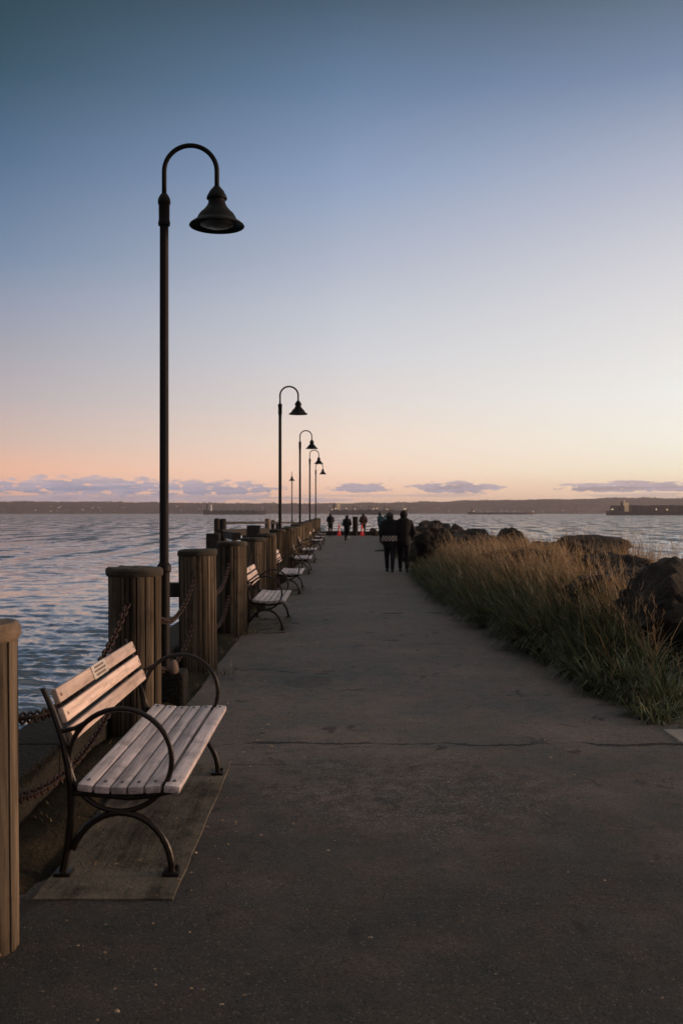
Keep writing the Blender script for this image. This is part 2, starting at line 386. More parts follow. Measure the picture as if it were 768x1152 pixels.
def f_rock(t, b):
    co = t.coord(); r = t.objrand()
    off = t.n.new('ShaderNodeVectorMath'); off.operation = 'ADD'
    t.put(off.inputs[0], co); t.put(off.inputs[1], t.comb(t.m('MULTIPLY', r, 31.0), t.m('MULTIPLY', r, 13.0), 0.0)); v = off.outputs[0]
    n1 = t.noise(v, 2.2, 6, 0.65); n2 = t.noise(v, 14, 5, 0.7)
    c = t.mix(t.mr(n1, 0.32, 0.68), (0.014, 0.012, 0.011, 1), (0.085, 0.070, 0.058, 1))
    c = t.mix(t.m('MULTIPLY', t.mr(n2, 0.55, 0.75), 0.6), c, (0.014, 0.012, 0.011, 1))
    hs = t.n.new('ShaderNodeHueSaturation'); t.put(hs.inputs['Color'], c); t.put(hs.inputs['Value'], t.mr(r, 0, 1, 0.6, 1.3))
    t.put(b.inputs['Base Color'], hs.outputs[0]); b.inputs['Roughness'].default_value = 0.85; b.inputs['Specular IOR Level'].default_value = 0.2
    t.put(b.inputs['Normal'], t.bump(t.m('ADD', n1, t.m('MULTIPLY', n2, 0.6)), 0.12))
M_rock = mat('rock', f_rock)

def f_blade(c0, c1):
    def f(t, b):
        a = t.attr('tone')[0]
        g = t.sep(a)
        c = t.mix(g[0], (*c0, 1), (*c1, 1))
        t.put(b.inputs['Base Color'], c); b.inputs['Roughness'].default_value = 0.42
        b.inputs['Specular IOR Level'].default_value = 0.5
        tr = t.n.new('ShaderNodeBsdfTranslucent'); t.put(tr.inputs[0], c)
        ms = t.n.new('ShaderNodeMixShader'); ms.inputs[0].default_value = 0.3
        t.l.new(b.outputs[0], ms.inputs[1]); t.l.new(tr.outputs[0], ms.inputs[2])
        t.l.new(ms.outputs[0], t.n['Material Output'].inputs[0])
    return f
M_green = mat('grass_green', f_blade((0.032, 0.046, 0.018), (0.27, 0.29, 0.16)))
M_gold = mat('grass_dry', f_blade((0.20, 0.115, 0.05), (0.66, 0.45, 0.24)))

def f_water(t, b):
    co = t.coord(); x, y, z = t.sep(co)
    t.put(b.inputs['Base Color'], (0.115, 0.128, 0.145, 1)); b.inputs['Roughness'].default_value = 0.07
    b.inputs['IOR'].default_value = 1.7
    d = t.m('SQRT', t.m('ADD', t.m('MULTIPLY', x, x), t.m('MULTIPLY', y, y)))
    gust = t.noise(t.mapv(co, (0.010, 0.030, 1)), 1.0, 4, 0.6)
    amp = t.mr(gust, 0.35, 0.65, 0.65, 1.25)
    def vn(sc, loc, detail, a):
        n = t.n.new('ShaderNodeTexNoise'); t.put(n.inputs['Vector'], t.mapv(co, (0.75 * sc, 1.2 * sc, 0), loc))
        n.inputs['Scale'].default_value = 1; n.inputs['Detail'].default_value = detail; n.inputs['Roughness'].default_value = 0.6
        v = t.n.new('ShaderNodeVectorMath'); v.operation = 'SUBTRACT'; t.put(v.inputs[0], n.outputs['Color']); v.inputs[1].default_value = (0.5, 0.5, 0.5)
        w = t.n.new('ShaderNodeVectorMath'); w.operation = 'SCALE'; t.put(w.inputs[0], v.outputs[0]); t.put(w.inputs['Scale'], a)
        return w.outputs[0]
    def vadd(a, b):
        n = t.n.new('ShaderNodeVectorMath'); n.operation = 'ADD'; t.put(n.inputs[0], a); t.put(n.inputs[1], b); return n.outputs[0]
    fn = t.n.new('ShaderNodeTexNoise'); t.put(fn.inputs['Vector'], t.mapv(co, (0.40, 0.05, 0))); fn.inputs['Scale'].default_value = 1; fn.inputs['Detail'].default_value = 5; fn.inputs['Roughness'].default_value = 0.62
    streak = t.comb(0.0, t.m('MULTIPLY', t.m('SUBTRACT', t.m('MULTIPLY', fn.outputs[0], -1.0), -0.47), t.mr(d, 45, 200, 0.0, 4.8)), 0.0)
    sl = vadd(vadd(streak, vn(0.10, (3, 7, 0), 3, t.mr(d, 40, 250, 0.0, 1.0))), vadd(vn(0.8, (0, 0, 0), 4, t.mr(d, 15, 110, 0.30, 1.5)), vn(4.5, (9, 2, 0), 4, 0.38)))
    w = t.n.new('ShaderNodeVectorMath'); w.operation = 'SCALE'; t.put(w.inputs[0], sl); t.put(w.inputs['Scale'], amp)
    m2 = t.n.new('ShaderNodeVectorMath'); m2.operation = 'MULTIPLY'; t.put(m2.inputs[0], w.outputs[0]); m2.inputs[1].default_value = (0.8, 1.0, 0.0)
    gn = t.n.new('ShaderNodeNewGeometry').outputs['Normal']
    nn = t.n.new('ShaderNodeVectorMath'); nn.operation = 'NORMALIZE'; t.put(nn.inputs[0], vadd(gn, m2.outputs[0]))
    t.put(b.inputs['Normal'], nn.outputs[0])
M_water = mat('sea_water', f_water)

def f_hill(t, b):
    co = t.coord(); x, y, z = t.sep(co)
    n = t.noise(t.mapv(co, (1, 1, 3)), 0.012, 6, 0.7); n2 = t.noise(co, 0.05, 4, 0.7)
    c = t.mix(t.mr(n, 0.35, 0.65), (0.042, 0.030, 0.029, 1), (0.110, 0.070, 0.058, 1))
    c = t.mix(t.m('MULTIPLY', t.mr(n2, 0.6, 0.72), 0.4), c, (0.17, 0.115, 0.095, 1))
    t.put(b.inputs['Base Color'], c); b.inputs['Roughness'].default_value = 1.0; b.inputs['Specular IOR Level'].default_value = 0.0
M_hill = mat('wooded_hill', f_hill)

# ------------------------------------------------------------------ setting: water
WZ = -1.75
def build_water():
    rs = [0.5, 2.0]
    r = 3.0
    while r < 12000:
        rs.append(r)
        step = max(0.035, min(r * r / (3.4 * 1120) * 0.9, r * 0.25))
        r += step
    rs = np.array(rs)
    az1 = np.radians(np.concatenate([np.arange(-180, -34, 6), np.arange(-34, -26, 0.8), np.arange(-26, 26, 0.075), np.arange(26, 34, 0.8), np.arange(34, 180, 6)]))
    A, Rr = np.meshgrid(az1, rs)
    X = np.sin(A) * Rr; Y = np.cos(A) * Rr; Z = np.zeros_like(X)
    dr = np.gradient(rs)[:, None] * np.ones_like(X)
    da = np.maximum(np.gradient(az1)[None, :] * Rr, 0.001)
    rng = np.random.RandomState(3)
    for i in range(64):
        lam = 0.26 * (2.0 / 0.26) ** (rng.rand() ** 0.95)
        th = rng.normal(R(262), R(24))
        kx, ky = math.cos(th), math.sin(th)
        k = 2 * PI / lam
        a = 0.0037 * lam ** 0.6
        cell = np.sqrt((dr * ky) ** 2 + (da * kx) ** 2)
        w = np.clip(lam / (cell * 2.6 + 1e-6) - 0.6, 0, 1)
        ph = k * (X * kx + Y * ky) + rng.rand() * 2 * PI
        ph = ph + 0.8 * np.sin(0.13 * X + 0.21 * Y + i)
        s = np.sin(ph)
        Z += w * a * (1 - 2 * np.abs(s) ** 0.9) if i % 2 == 0 else w * a * s
    Z *= 1 + 0.35 * np.sin(0.11 * X + 0.07 * Y) * np.sin(0.05 * X - 0.16 * Y)
    nr, na = X.shape
    co = np.stack([X, Y, Z], -1).reshape(-1, 3)
    idx = np.arange(nr * na).reshape(nr, na)
    q = np.stack([idx[:-1, :-1], idx[:-1, 1:], idx[1:, 1:], idx[1:, :-1]], -1).reshape(-1, 4)
    q2 = np.stack([idx[:-1, -1], idx[:-1, 0], idx[1:, 0], idx[1:, -1]], -1)
    q = np.concatenate([q, q2])[:, ::-1]
    me = bpy.data.meshes.new('water')
    me.vertices.add(len(co)); me.vertices.foreach_set('co', co.ravel())
    me.loops.add(q.size); me.loops.foreach_set('vertex_index', q.ravel().astype(np.int32))
    me.polygons.add(len(q)); me.polygons.foreach_set('loop_start', np.arange(0, q.size, 4, dtype=np.int32))
    me.polygons.foreach_set('use_smooth', np.ones(len(q), dtype=bool))
    me.update(); me.validate()
    me.materials.append(M_water)
    o = bpy.data.objects.new('water', me); COL.objects.link(o); o.location.z = WZ
    tag(o, kind='structure')
build_water()

# far wooded shore
def build_hills():
    azs = np.concatenate([np.arange(-75, -24, 0.3), np.arange(-24, 24, 0.04), np.arange(24, 75, 0.3)])
    xs = [-1500, 0, 120, 230, 350, 450, 520, 640, 700, 768, 2400]
    hs = [15, 13.5, 13, 12, 11.5, 12.5, 15, 16.5, 18, 17, 20]
    rows = [(0, 0), (0.012, 0.22), (0.03, 0.45), (0.06, 0.62), (0.10, 0.8), (0.16, 1.0), (0.22, 0.9), (0.35, 0.4), (0.5, -0.05)]
    _d = [r_[0] for r_ in rows]; _f = [r_[1] for r_ in rows]
    rows = [(d_, interp(_d, _f, d_)) for d_ in list(np.linspace(0, 0.22, 34)) + [0.28, 0.35, 0.5]]
    verts, faces = [], []
    rng = random.Random(5)
    tree = [0.0]
    for i in range(len(azs)): tree.append(tree[-1] * 0.72 + rng.uniform(-1, 1) * 0.8)
    for i, a in enumerate(azs):
        px = 380 + 1120 * math.tan(R(max(-60, min(60, a))))
        D0 = 3900 + 300 * noise.noise(Vector((a * 0.13, 0, 0))) + (350 if px > 470 else 0) * min(1, max(0, (px - 470) / 60))
        h = interp(xs, hs, px) / 1120 * D0 * 1.12
        for d, f in rows:
            D = D0 * (1 + d)
            z = h * f
            if 0.01 < f:
                z += (noise.noise(Vector((a * 0.9, d * 30, 1))) * 5 + noise.noise(Vector((a * 5, d * 60, 4))) * 2.2) * min(1, f * 2)
                z += max(-0.3, noise.noise(Vector((a * 17, d * 90, 9))) * 1.4 + noise.noise(Vector((a * 45, d * 200, 2)))) * (6.0 if px < 480 else 3.2) * (1 if f > 0.7 else 0.8)
            verts.append((D * math.sin(R(a)), D * math.cos(R(a)), WZ - 0.5 + z if f > 0 else WZ - 0.6))
    n = len(rows)
    for i in range(len(azs) - 1):
        for k in range(n - 1):
            faces.append((i * n + k, (i + 1) * n + k, (i + 1) * n + k + 1, i * n + k + 1))
    o = obj('hills', (verts, faces), M_hill, None, 'auto'); tag(o, kind='structure')
build_hills()

# ------------------------------------------------------------------ pier deck, kerb, soil strip, embankment
PEND = 73.5
def edge(y): return interp([-20, 7.5, 10, 13, 16.5, 22, 27, 33, 42, 52, 60, 74], [2.46, 2.46, 2.38, 2.2, 2.05, 1.95, 2.1, 2.15, 2.0, 2.3, 2.75, 2.9], y)
def build_deck():
    bm = bmesh.new()
    ys = list(np.arange(-18, PEND, 0.5)) + [PEND]
    xs = [-1.12] + list(np.linspace(-0.9, 1.6, 8))
    rows = []
    for y in ys:
        e = edge(y) + 0.25 if y > 7.6 else 3.2
        xx = [(-1.66 if y < 4.3 else -1.30 + 0.05 * noise.noise(Vector((0, y * 0.8, 0))))] + xs[1:] + [e]
        rows.append([bm.verts.new((x, y, 0.006 * noise.noise(Vector((x * 0.7, y * 0.5, 0))) if -1 < x < e - .1 else 0)) for x in xx])
    for A, B in zip(rows, rows[1:]):
        for k in range(len(A) - 1): bm.faces.new((A[k], A[k + 1], B[k + 1], B[k]))
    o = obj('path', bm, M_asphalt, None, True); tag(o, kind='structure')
    # seawall body underneath
    bm = bmesh.new(); box(bm, (0.5, (PEND - 18) / 2 + 0.0, -1.56), (5.1, PEND + 18.3, 3.0)); o = obj('seawall', bm, M_kerb); tag(o, kind='structure')
    # kerb beam along the water
    bm = bmesh.new()
    y = -18
    while y < PEND:
        L = min(6.0, PEND - y); box(bm, (-1.86, y + L / 2, 0.03), (0.38, L - 0.012, 0.46), bevel=0.02); y += 6.0
    o = obj('kerb', bm, M_kerb); tag(o, kind='structure')
    # strip of soil between kerb and path
    bm = bmesh.new(); rows = []
    for y in np.arange(-18, PEND, 0.18):
        rows.append([bm.verts.new((x, y, (0.02 if i == 0 else 0.035 if i < 4 else -0.004) - (0.10 if y < 4.2 else 0) + 0.03 * noise.noise(Vector((x * 4, y * 3, 2))))) if i < 5 else bm.verts.new((x + 0.05 * noise.noise(Vector((0, y * 1.5, 0))), y, -0.02)) for i, x in enumerate((-1.69, -1.62, -1.53, -1.44, -1.36, -1.26))])
    for A, B in zip(rows, rows[1:]):
        for k in range(len(A) - 1): bm.faces.new((A[k], A[k + 1], B[k + 1], B[k]))
    o = obj('soil_strip', bm, M_soil, None, True); tag(o, kind='structure')
    # pale slab at the right
    bm = bmesh.new(); box(bm, (3.0, 5.0, -0.02), (1.08, 5.1, 0.06), bevel=0.008); o = obj('pavement', bm, M_slab); tag(o, kind='structure')
build_deck()

def terr(x, y):
    e = edge(y); d = x - e
    z = interp([-0.4, 0.0, 0.3, 0.9, 1.7, 2.8, 4.2, 6.0, 8.5, 12], [-0.12, -0.01, 0.06, 0.22, 0.42, 0.50, 0.30, -0.6, -2.3, -4.2], d)
    lowz = interp([7.0, 8.0, 10.5], [0, 0.1, 1], y)
    if d > 0 and z > 0: z *= lowz
    z += 0.10 * noise.noise(Vector((x * 0.9, y * 0.9, 3))) * min(1, max(0, d))
    if y > 66 and d > 0: z -= (y - 66) ** 1.4 * 0.10 * min(1, max(0, (d - 0.2)))
    return z
def build_bank():
    bm = bmesh.new(); rows = []
    for y in np.arange(-18, 82, 0.5):
        e = edge(y); off = 0.0 if y > 7.6 else 1.0
        rows.append([bm.verts.new((e + d + (off if d < 1 else 0), y, terr(e + d, y) - (0.05 if y <= 7.6 else 0))) for d in (-0.4, 0.0, 0.15, 0.35, 0.6, 0.9, 1.3, 1.8, 2.4, 3.0, 3.6, 4.4, 5.4, 6.6, 8, 10, 12)])
    for A, B in zip(rows, rows[1:]):
        for k in range(len(A) - 1): bm.faces.new((A[k], A[k + 1], B[k + 1], B[k]))
    o = obj('embankment', bm, M_soil, None, True); tag(o, kind='structure')
build_bank()

# ------------------------------------------------------------------ timber posts
def post_mesh(h, r, seed):
    rng = random.Random(seed); bm = bmesh.new()
    tone = bm.verts.layers.float_color.new('tone')
    a = 0.0; cuts = []
    while a < 2 * PI - 0.12:
        w = rng.uniform(0.17, 0.34); cuts.append((a, min(a + w, 2 * PI))); a += w
    zs = [-0.12, 0.0, 0.15, h * 0.35, h * 0.65, h - 0.15, h]
    cols = []
    for (a0, a1) in cuts:
        tn = rng.choice([0.35, 0.6, 0.8, 1.0, 1.2, 1.45]); ro = rng.uniform(-0.006, 0.006)
        g = 0.022 * 0.2 / r
        for (aa, rr) in ((a0 + 0.001, r - 0.038), (a0 + g, r + ro - 0.002), ((a0 + a1) / 2, r + ro), (a1 - g, r + ro - 0.002)):
            col = []
            for z in zs:
                q = rr + 0.004 * noise.noise(Vector((aa * 6, z * 2, seed)))
                v = bm.verts.new((q * math.cos(aa), q * math.sin(aa), z)); k = tn * (0.35 if rr < r - 0.02 else 1) * (0.75 if z < 0.1 else 1); v[tone] = (k, k, k * 0.97, 1); col.append(v)
            cols.append(col)
    for i in range(len(cols)):
        A, B = cols[i], cols[(i + 1) % len(cols)]
        for k in range(len(zs) - 1): bm.faces.new((A[k], B[k], B[k + 1], A[k + 1]))
    bm.faces.new([c[-1] for c in cols])
    return bm
def cap_mesh(h, r, seed):
    bm = bmesh.new(); n = 26; rings = []
    for rr, z in ((r - 0.02, h - 0.001), (r + 0.006, h - 0.002), (r + 0.014, h + 0.012), (r + 0.012, h + 0.045), (r - 0.005, h + 0.062), (r * 0.5, h + 0.064)):
        rings.append([])
        for k in range(n):
            q = rr + 0.016 * noise.noise(Vector((math.cos(k / n * 2 * PI) * 3, math.sin(k / n * 2 * PI) * 3, seed + z * 8)))
            rings[-1].append(bm.verts.new((q * math.cos(2 * PI * k / n), q * math.sin(2 * PI * k / n), z + (0.014 if z > h else 0.004) * noise.noise(Vector((k * 0.7, rr * 20, seed))))))
    for A, B in zip(rings, rings[1:]):
        for k in range(n): bm.faces.new((A[k], A[(k + 1) % n], B[(k + 1) % n], B[k]))
    bm.faces.new(rings[-1]); bm.faces.new(rings[0][::-1])
    return bm
posts = [(3.80, -1.412, 1.165), (7.40, -1.500, 1.185), (10.35, -1.445, 1.21), (13.55, -1.435, 1.20), (16.95, -1.43, 1.165), (20.2, -1.425, 1.17), (23.6, -1.43, 1.20)]
y = 27.0
while y < 72: posts.append((y, -1.42, 1.20)); y += 3.35
PG = 'round timber posts along the water side'
plabels = ['nearest timber post, cut off by the left edge of the frame, with a pale cap',
           'thick timber post right behind the nearest bench, in front of the tallest lamp',
           'timber post just beyond the nearest lamp pole, holding two chains',
           'timber post between the second bench and the post holding two chains',
           'timber post just behind the second bench',
           'timber post in the gap between the second and third benches',
           'timber post behind the third bench, just before the second lamp pole']
ORD = ['first', 'second', 'third', 'fourth', 'fifth', 'sixth', 'seventh', 'eighth', 'ninth', 'tenth', 'eleventh', 'twelfth', 'thirteenth', 'fourteenth', 'fifteenth', 'sixteenth', 'seventeenth', 'eighteenth', 'nineteenth', 'twentieth', 'twenty-first', 'twenty-second', 'twenty-third']
def make_post(i, y, x, h, r=0.195):
    lab = plabels[i] if i < len(plabels) else ORD[i] + ' timber post of the row counting away from the camera'
    p = empty('timber_post', (x, y, 0), random.uniform(0, 6), lab, 'post', PG)
    p.rotation_euler = (random.uniform(-.012, .012), random.uniform(-.012, .012), p.rotation_euler.z)
    r *= random.uniform(0.95, 1.04) if i > 1 else 1.0
    obj('shaft', post_mesh(h, r, i * 7 + 1), M_post, p, False)
    obj('cap', cap_mesh(h, r, i * 3), M_capfresh if i == 0 else M_cap, p, 'auto')
    return p
for i, (y, x, h) in enumerate(posts):
    if i < 7: last = make_post(i, y, x, h)
    else:
        c = copy_tree(last) if i > 7 else make_post(7, y, x, h)
        if i == 7: last = c
        c['label'] = ORD[i] + ' timber post of the row counting away from the camera'
        c.location = (x + random.uniform(-.02, .02), y, random.uniform(-0.03, 0.03)); c.rotation_euler.z = random.uniform(0, 6)
# short fender block bolted to the second visible post's water side
bm = bmesh.new(); box(bm, (-1.80, 10.5, 0.84), (0.36, 0.16, 0.15), bevel=0.015)
o = obj('fender_block', bm, M_pile); tag(o, 'short dark timber block jutting from the post with two chains over the water', 'timber block')

# chains
def chain(p0, p1, sag, lab, group='rusty chains strung between the posts', L=0.085, wr=0.0075):
    p0, p1 = Vector(p0), Vector(p1)
    N = 120; pts = []
    for i in range(N + 1):
        t = i / N; p = p0.lerp(p1, t); p.z -= sag * 4 * t * (1 - t); pts.append(p)
    cum = [0]
    for a, b in zip(pts, pts[1:]): cum.append(cum[-1] + (b - a).length)
    pitch = L * 0.70; n = int(cum[-1] / pitch); bm = bmesh.new()
    def at(s):
        return Vector([interp(cum, [p[k] for p in pts], s) for k in range(3)])
    for i in range(n):
        s = (i + 0.5) * cum[-1] / n; c = at(s); t = (at(min(s + 0.03, cum[-1])) - at(max(s - 0.03, 0))).normalized()
        side = t.cross(Vector((0, 0, 1)))
        if side.length < 0.1: side = Vector((1, 0, 0))
        side.normalize(); u = side if i % 2 else side.cross(t)
        u = (u + 0.25 * side.cross(t)).normalized() if i % 2 else u
        nrm = t.cross(u)
        loop = []
        for k in range(10):
            a = 2 * PI * k / 10
            loop.append(c + t * (math.cos(a) * L * 0.5 * (1 if abs(math.cos(a)) > .5 else .9)) + u * (math.sin(a) * L * 0.30))
        tube(bm, loop, wr, 5, closed=True, up=nrm)
    o = obj('chain', bm, M_chain, None, True); tag(o, lab, 'chain', group)
for i in range(0, 6):
    (y0, x0, _), (y1, x1, _) = posts[i], posts[i + 1]
    nm = ['behind the nearest bench', 'crossing behind the tallest lamp pole', 'between the two posts before the second bench', 'between the posts at the second bench', 'behind the second bench toward the third', 'between the posts behind the third bench'][i]
    if i == 0:
        chain((x0 - 0.03, y0 + 0.2, 0.86), (x1 - 0.02, y1 - 0.205, 0.99), 0.30, 'upper rusty chain ' + nm)
        chain((x0 - 0.03, y0 + 0.2, 0.50), (x1 - 0.02, y1 - 0.205, 0.52), 0.27, 'lower rusty chain ' + nm)
    else:
        chain((x0 + 0.03, y0 + 0.2, 0.98), (x1 - 0.02, y1 - 0.205, 0.98), 0.28, 'upper rusty chain ' + nm)
        chain((x0 + 0.03, y0 + 0.2, 0.55), (x1 - 0.02, y1 - 0.205, 0.55), 0.26, 'lower rusty chain ' + nm)

# ------------------------------------------------------------------ lamps
def make_lamp():
    p = empty('street_lamp', (0, 0, 0))
    bm = bmesh.new()
    lathe(bm, [(0.075, 0.0), (0.075, 0.03), (0.052, 0.05), (0.049, 1.14)], n=16)
    lathe(bm, [(0.049, 1.135), (0.060, 1.145), (0.062, 1.19), (0.050, 1.21), (0.040, 1.225), (0.038, 4.13)], n=16)
    obj('pole', bm, M_pole, p, 'auto')
    bm = bmesh.new()
    lathe(bm, [(0.038, 4.125), (0.050, 4.13), (0.053, 4.15), (0.050, 4.165), (0.047, 4.18), (0.048, 4.31), (0.055, 4.32), (0.055, 4.345), (0.048, 4.37), (0.030, 4.40), (0.021, 4.41)], n=16)
    obj('collar', bm, M_pole, p, 'auto')
    S = 0.454; r = S / 2; zc = 4.60
    pts = [(0, 0, 4.39), (0, 0, 4.5)] + [(r - r * math.cos(a), 0, zc + r * 0.98 * math.sin(a)) for a in np.linspace(0, PI, 25)] + [(S, 0, 4.52), (S, 0, 4.455)]
    bm = bmesh.new(); tube(bm, pts, 0.021, 10, up=Vector((0, 1, 0))); obj('arm', bm, M_pole, p, True)
    bm = bmesh.new()
    prof = [(0.022, 4.475), (0.034, 4.46), (0.060, 4.43), (0.078, 4.395), (0.088, 4.375), (0.088, 4.36), (0.072, 4.355), (0.074, 4.325), (0.088, 4.295), (0.115, 4.262), (0.145, 4.235), (0.163, 4.205), (0.172, 4.185), (0.180, 4.175), (0.205, 4.160), (0.232, 4.140), (0.238, 4.128), (0.232, 4.122),
            (0.215, 4.130), (0.175, 4.150), (0.150, 4.160)]
    lathe(bm, prof, (S, 0, 0), 36, cap1=True)
    sh = obj('lamp_shade', bm, M_shade, p, 'auto')
    bm = bmesh.new(); lathe(bm, [(0.148, 4.152), (0.142, 4.135), (0.09, 4.118), (0.02, 4.11)], (S, 0, 0), 28)
    obj('lens', bm, M_lens, sh, 'auto')
    return p
lamp = make_lamp()
LG = 'gooseneck lamps along the pier'
lamps = [(8.6, -1.498, 0, 'tallest nearest gooseneck lamp behind the front bench', 1.0),
         (25.0, -1.45, 0, 'second gooseneck lamp, half the height of the nearest one', 1.0),
         (38.4, -1.46, 0, 'third gooseneck lamp from the front, between the second and the two farthest of the row', 1.0),
         (50.3, -1.42, 0, 'fourth gooseneck lamp from the front, its shade just above the last one', 1.0),
         (63.8, -1.42, 0, 'farthest gooseneck lamp of the row, lowest shade at the right', 1.0),
         (77, -3.55, -R(88), 'small distant lamp left of the row, its shade in front of its own pole', 1.0)]
for i, (y, x, rz, lab, s) in enumerate(lamps):
    l = lamp if i == 0 else copy_tree(lamp)
    l.location = (x, y, 0.0); l.rotation_euler.z = rz; tag(l, lab, 'street lamp', LG)
# footing beside the near lamp
bm = bmesh.new()
box(bm, (-1.46, 8.62, 0.14), (0.30, 0.30, 0.30), bevel=0.03)
ft = obj('concrete_footing', bm, M_kerb); tag(ft, 'stained concrete block around the foot of the tallest lamp', 'footing')
bm = bmesh.new(); lathe(bm, [(0.035, 0.28), (0.045, 0.31), (0.040, 0.35), (0.022, 0.39), (0.012, 0.395)], (-1.40, 8.50, 0), 14); ob = obj('pin_cap', bm, M_boot, ft, 'auto')

# ------------------------------------------------------------------ benches
def make_bench():
    p = empty('park_bench', (0, 0, 0))     # origin: near leg plane, x = path coordinate of the near front foot
    LEG = 1.735
    prof = [(-1.338, 0.850), (-1.290, 0.745), (-1.248, 0.62), (-1.222, 0.50), (-1.210, 0.40), (-1.208, 0.28), (-1.222, 0.14), (-1.245, 0.02)]
    for yy in (0, LEG):
        bm = bmesh.new()
        Y = Vector((0, 1, 0))
        cx, cz, rr = -0.985, 0.523, 0.232
        ring = [(cx + rr * math.cos(a), yy, cz + rr * math.sin(a)) for a in np.linspace(0, 2 * PI, 44, endpoint=False)]
        tube(bm, ring, 0.0105, 8, closed=True, up=Y, rx=0.0125)
        # join of the arm to the back upright
        tube(bm, [(-1.245, yy, 0.655), (-1.19, yy, 0.668), (-1.13, yy, 0.70), (-1.08, yy, 0.735)], [0.011, 0.011, 0.010, 0.008], 8, up=Y)
        # back upright and rear leg
        tube(bm, [(x, yy, z) for x, z in prof], [0.012, 0.015, 0.017, 0.019, 0.020, 0.018, 0.017, 0.018], 8, up=Y)
        # arch of the front leg, meeting the rear leg
        arch = [(-0.985 + 0.232 * math.cos(a), yy, 0.02 + 0.265 * math.sin(a)) for a in np.linspace(0, R(158), 18)]
        arch = [(-0.755, yy, 0.01)] + arch
        tube(bm, arch, 0.0135, 8, up=Y, rx=0.016)
        # seat rail under the slats
        tube(bm, [(-1.21, yy, 0.375), (-1.10, yy, 0.368), (-0.95, yy, 0.352), (-0.82, yy, 0.365), (-0.735, yy, 0.39)], 0.014, 8, up=Y)
        for fx in (-0.755, -1.245):
            box(bm, (fx, yy + 0.012, 0.010), (0.075, 0.085, 0.018), bevel=0.004)
            lathe(bm, [(0.012, 0.018), (0.012, 0.034), (0.006, 0.037)], (fx + (0.022 if fx > -1 else -0.005), yy + 0.035, 0), 8)
        obj('end_frame', bm, M_iron, p, 'auto')
    # centre stretcher
    # seat slats
    y0, y1 = -0.068, LEG + 0.068
    xs = np.linspace(-1.130, -0.752, 6)
    for i, x in enumerate(xs):
        u = (x + 0.96) / 0.2
        z = 0.402 + 0.010 * u * u * (1 if u > 0 else 1.6) + (0.000 if i < 5 else -0.006)
        if i == 5: x += 0.010; w = 0.072
        else: w = 0.068
        tilt = (0.09 * u if u > 0 else 0.14 * u)
        bm = bmesh.new()
        box(bm, (x, (y0 + y1) / 2, z + 0.0), (w, y1 - y0, 0.034), Matrix.Rotation(-tilt if i < 5 else 0.10, 4, 'Y'), bevel=0.008)
        for yy in (0.0, LEG):
            M = Matrix.Translation((x, yy + 0.012, z + 0.0178 + (0.001 if abs(u) < 0.7 else 0.002))) @ Matrix.Diagonal((0.8, 1.7, 1, 1))
            rr0 = bmesh.ops.create_cone(bm, cap_ends=True, segments=10, radius1=0.0105, radius2=0.009, depth=0.003, matrix=M)
            for f_ in set(f for v_ in rr0['verts'] for f in v_.link_faces): f_.material_index = 1
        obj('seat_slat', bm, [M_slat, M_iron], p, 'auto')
    # back slats
    a = R(21)
    for i, (x, z) in enumerate(((-1.285, 0.806), (-1.252, 0.720), (-1.220, 0.634))):
        bm = bmesh.new()
        box(bm, (x, LEG / 2, z), (0.028, LEG - 0.04, 0.068), Matrix.Rotation(-a, 4, 'Y'), bevel=0.007)
        for yy in (0.04, LEG - 0.08):
            M = Matrix.Translation((x + 0.017, yy + 0.02, z + 0.004)) @ Matrix.Rotation(PI / 2, 4, 'Y')
            bmesh.ops.create_cone(bm, cap_ends=True, segments=8, radius1=0.009, radius2=0.006, depth=0.010, matrix=M)
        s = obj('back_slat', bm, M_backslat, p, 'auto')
        if i == 0:
            bm = bmesh.new(); ROT = Matrix.Rotation(-a, 4, 'Y'); base = Vector((x, 0.80, z))
            n = (ROT @ Vector((1, 0, 0))); up = (ROT @ Vector((0, 0, 1)))
            box(bm, base + n * 0.0165, (0.004, 0.30, 0.072), ROT, bevel=0.001)
            pl = obj('plaque', bm, M_plaque, p, 'auto'); pl['label'] = 'pale plaque with three dark engraved lines'
            bm = bmesh.new()
            for dz, ln, dy in ((0.020, 0.19, 0.0), (0.0, 0.235, 0.0), (-0.020, 0.20, 0.0)):
                yy = -ln / 2
                rng = random.Random(int(dz * 1000))
                while yy < ln / 2:
                    w = rng.uniform(0.018, 0.05); box(bm, base + n * 0.0188 + up * dz + Vector((0, yy + w / 2 + dy, 0)), (0.002, w, 0.0105), ROT); yy += w + 0.006
            obj('engraving', bm, M_plaqued, pl)
    return p
bench = make_bench()
bl = [(4.52, 'nearest wooden slat bench with round iron armrests and a pale plaque, left foreground'),
      (13.95, 'second wooden slat bench from the front, just past the posts with chains'),
      (20.2, 'third wooden slat bench from the front'),
      (26.9, 'fourth bench from the front, beside the second lamp pole'),
      (33.2, 'fifth bench from the front, small between the second and third lamps'),
      (44.6, 'sixth bench from the front, past the third lamp'),
      (51.2, 'seventh bench from the front, by the fourth lamp'),
      (57.6, 'farthest bench at the end of the row near the pier end')]
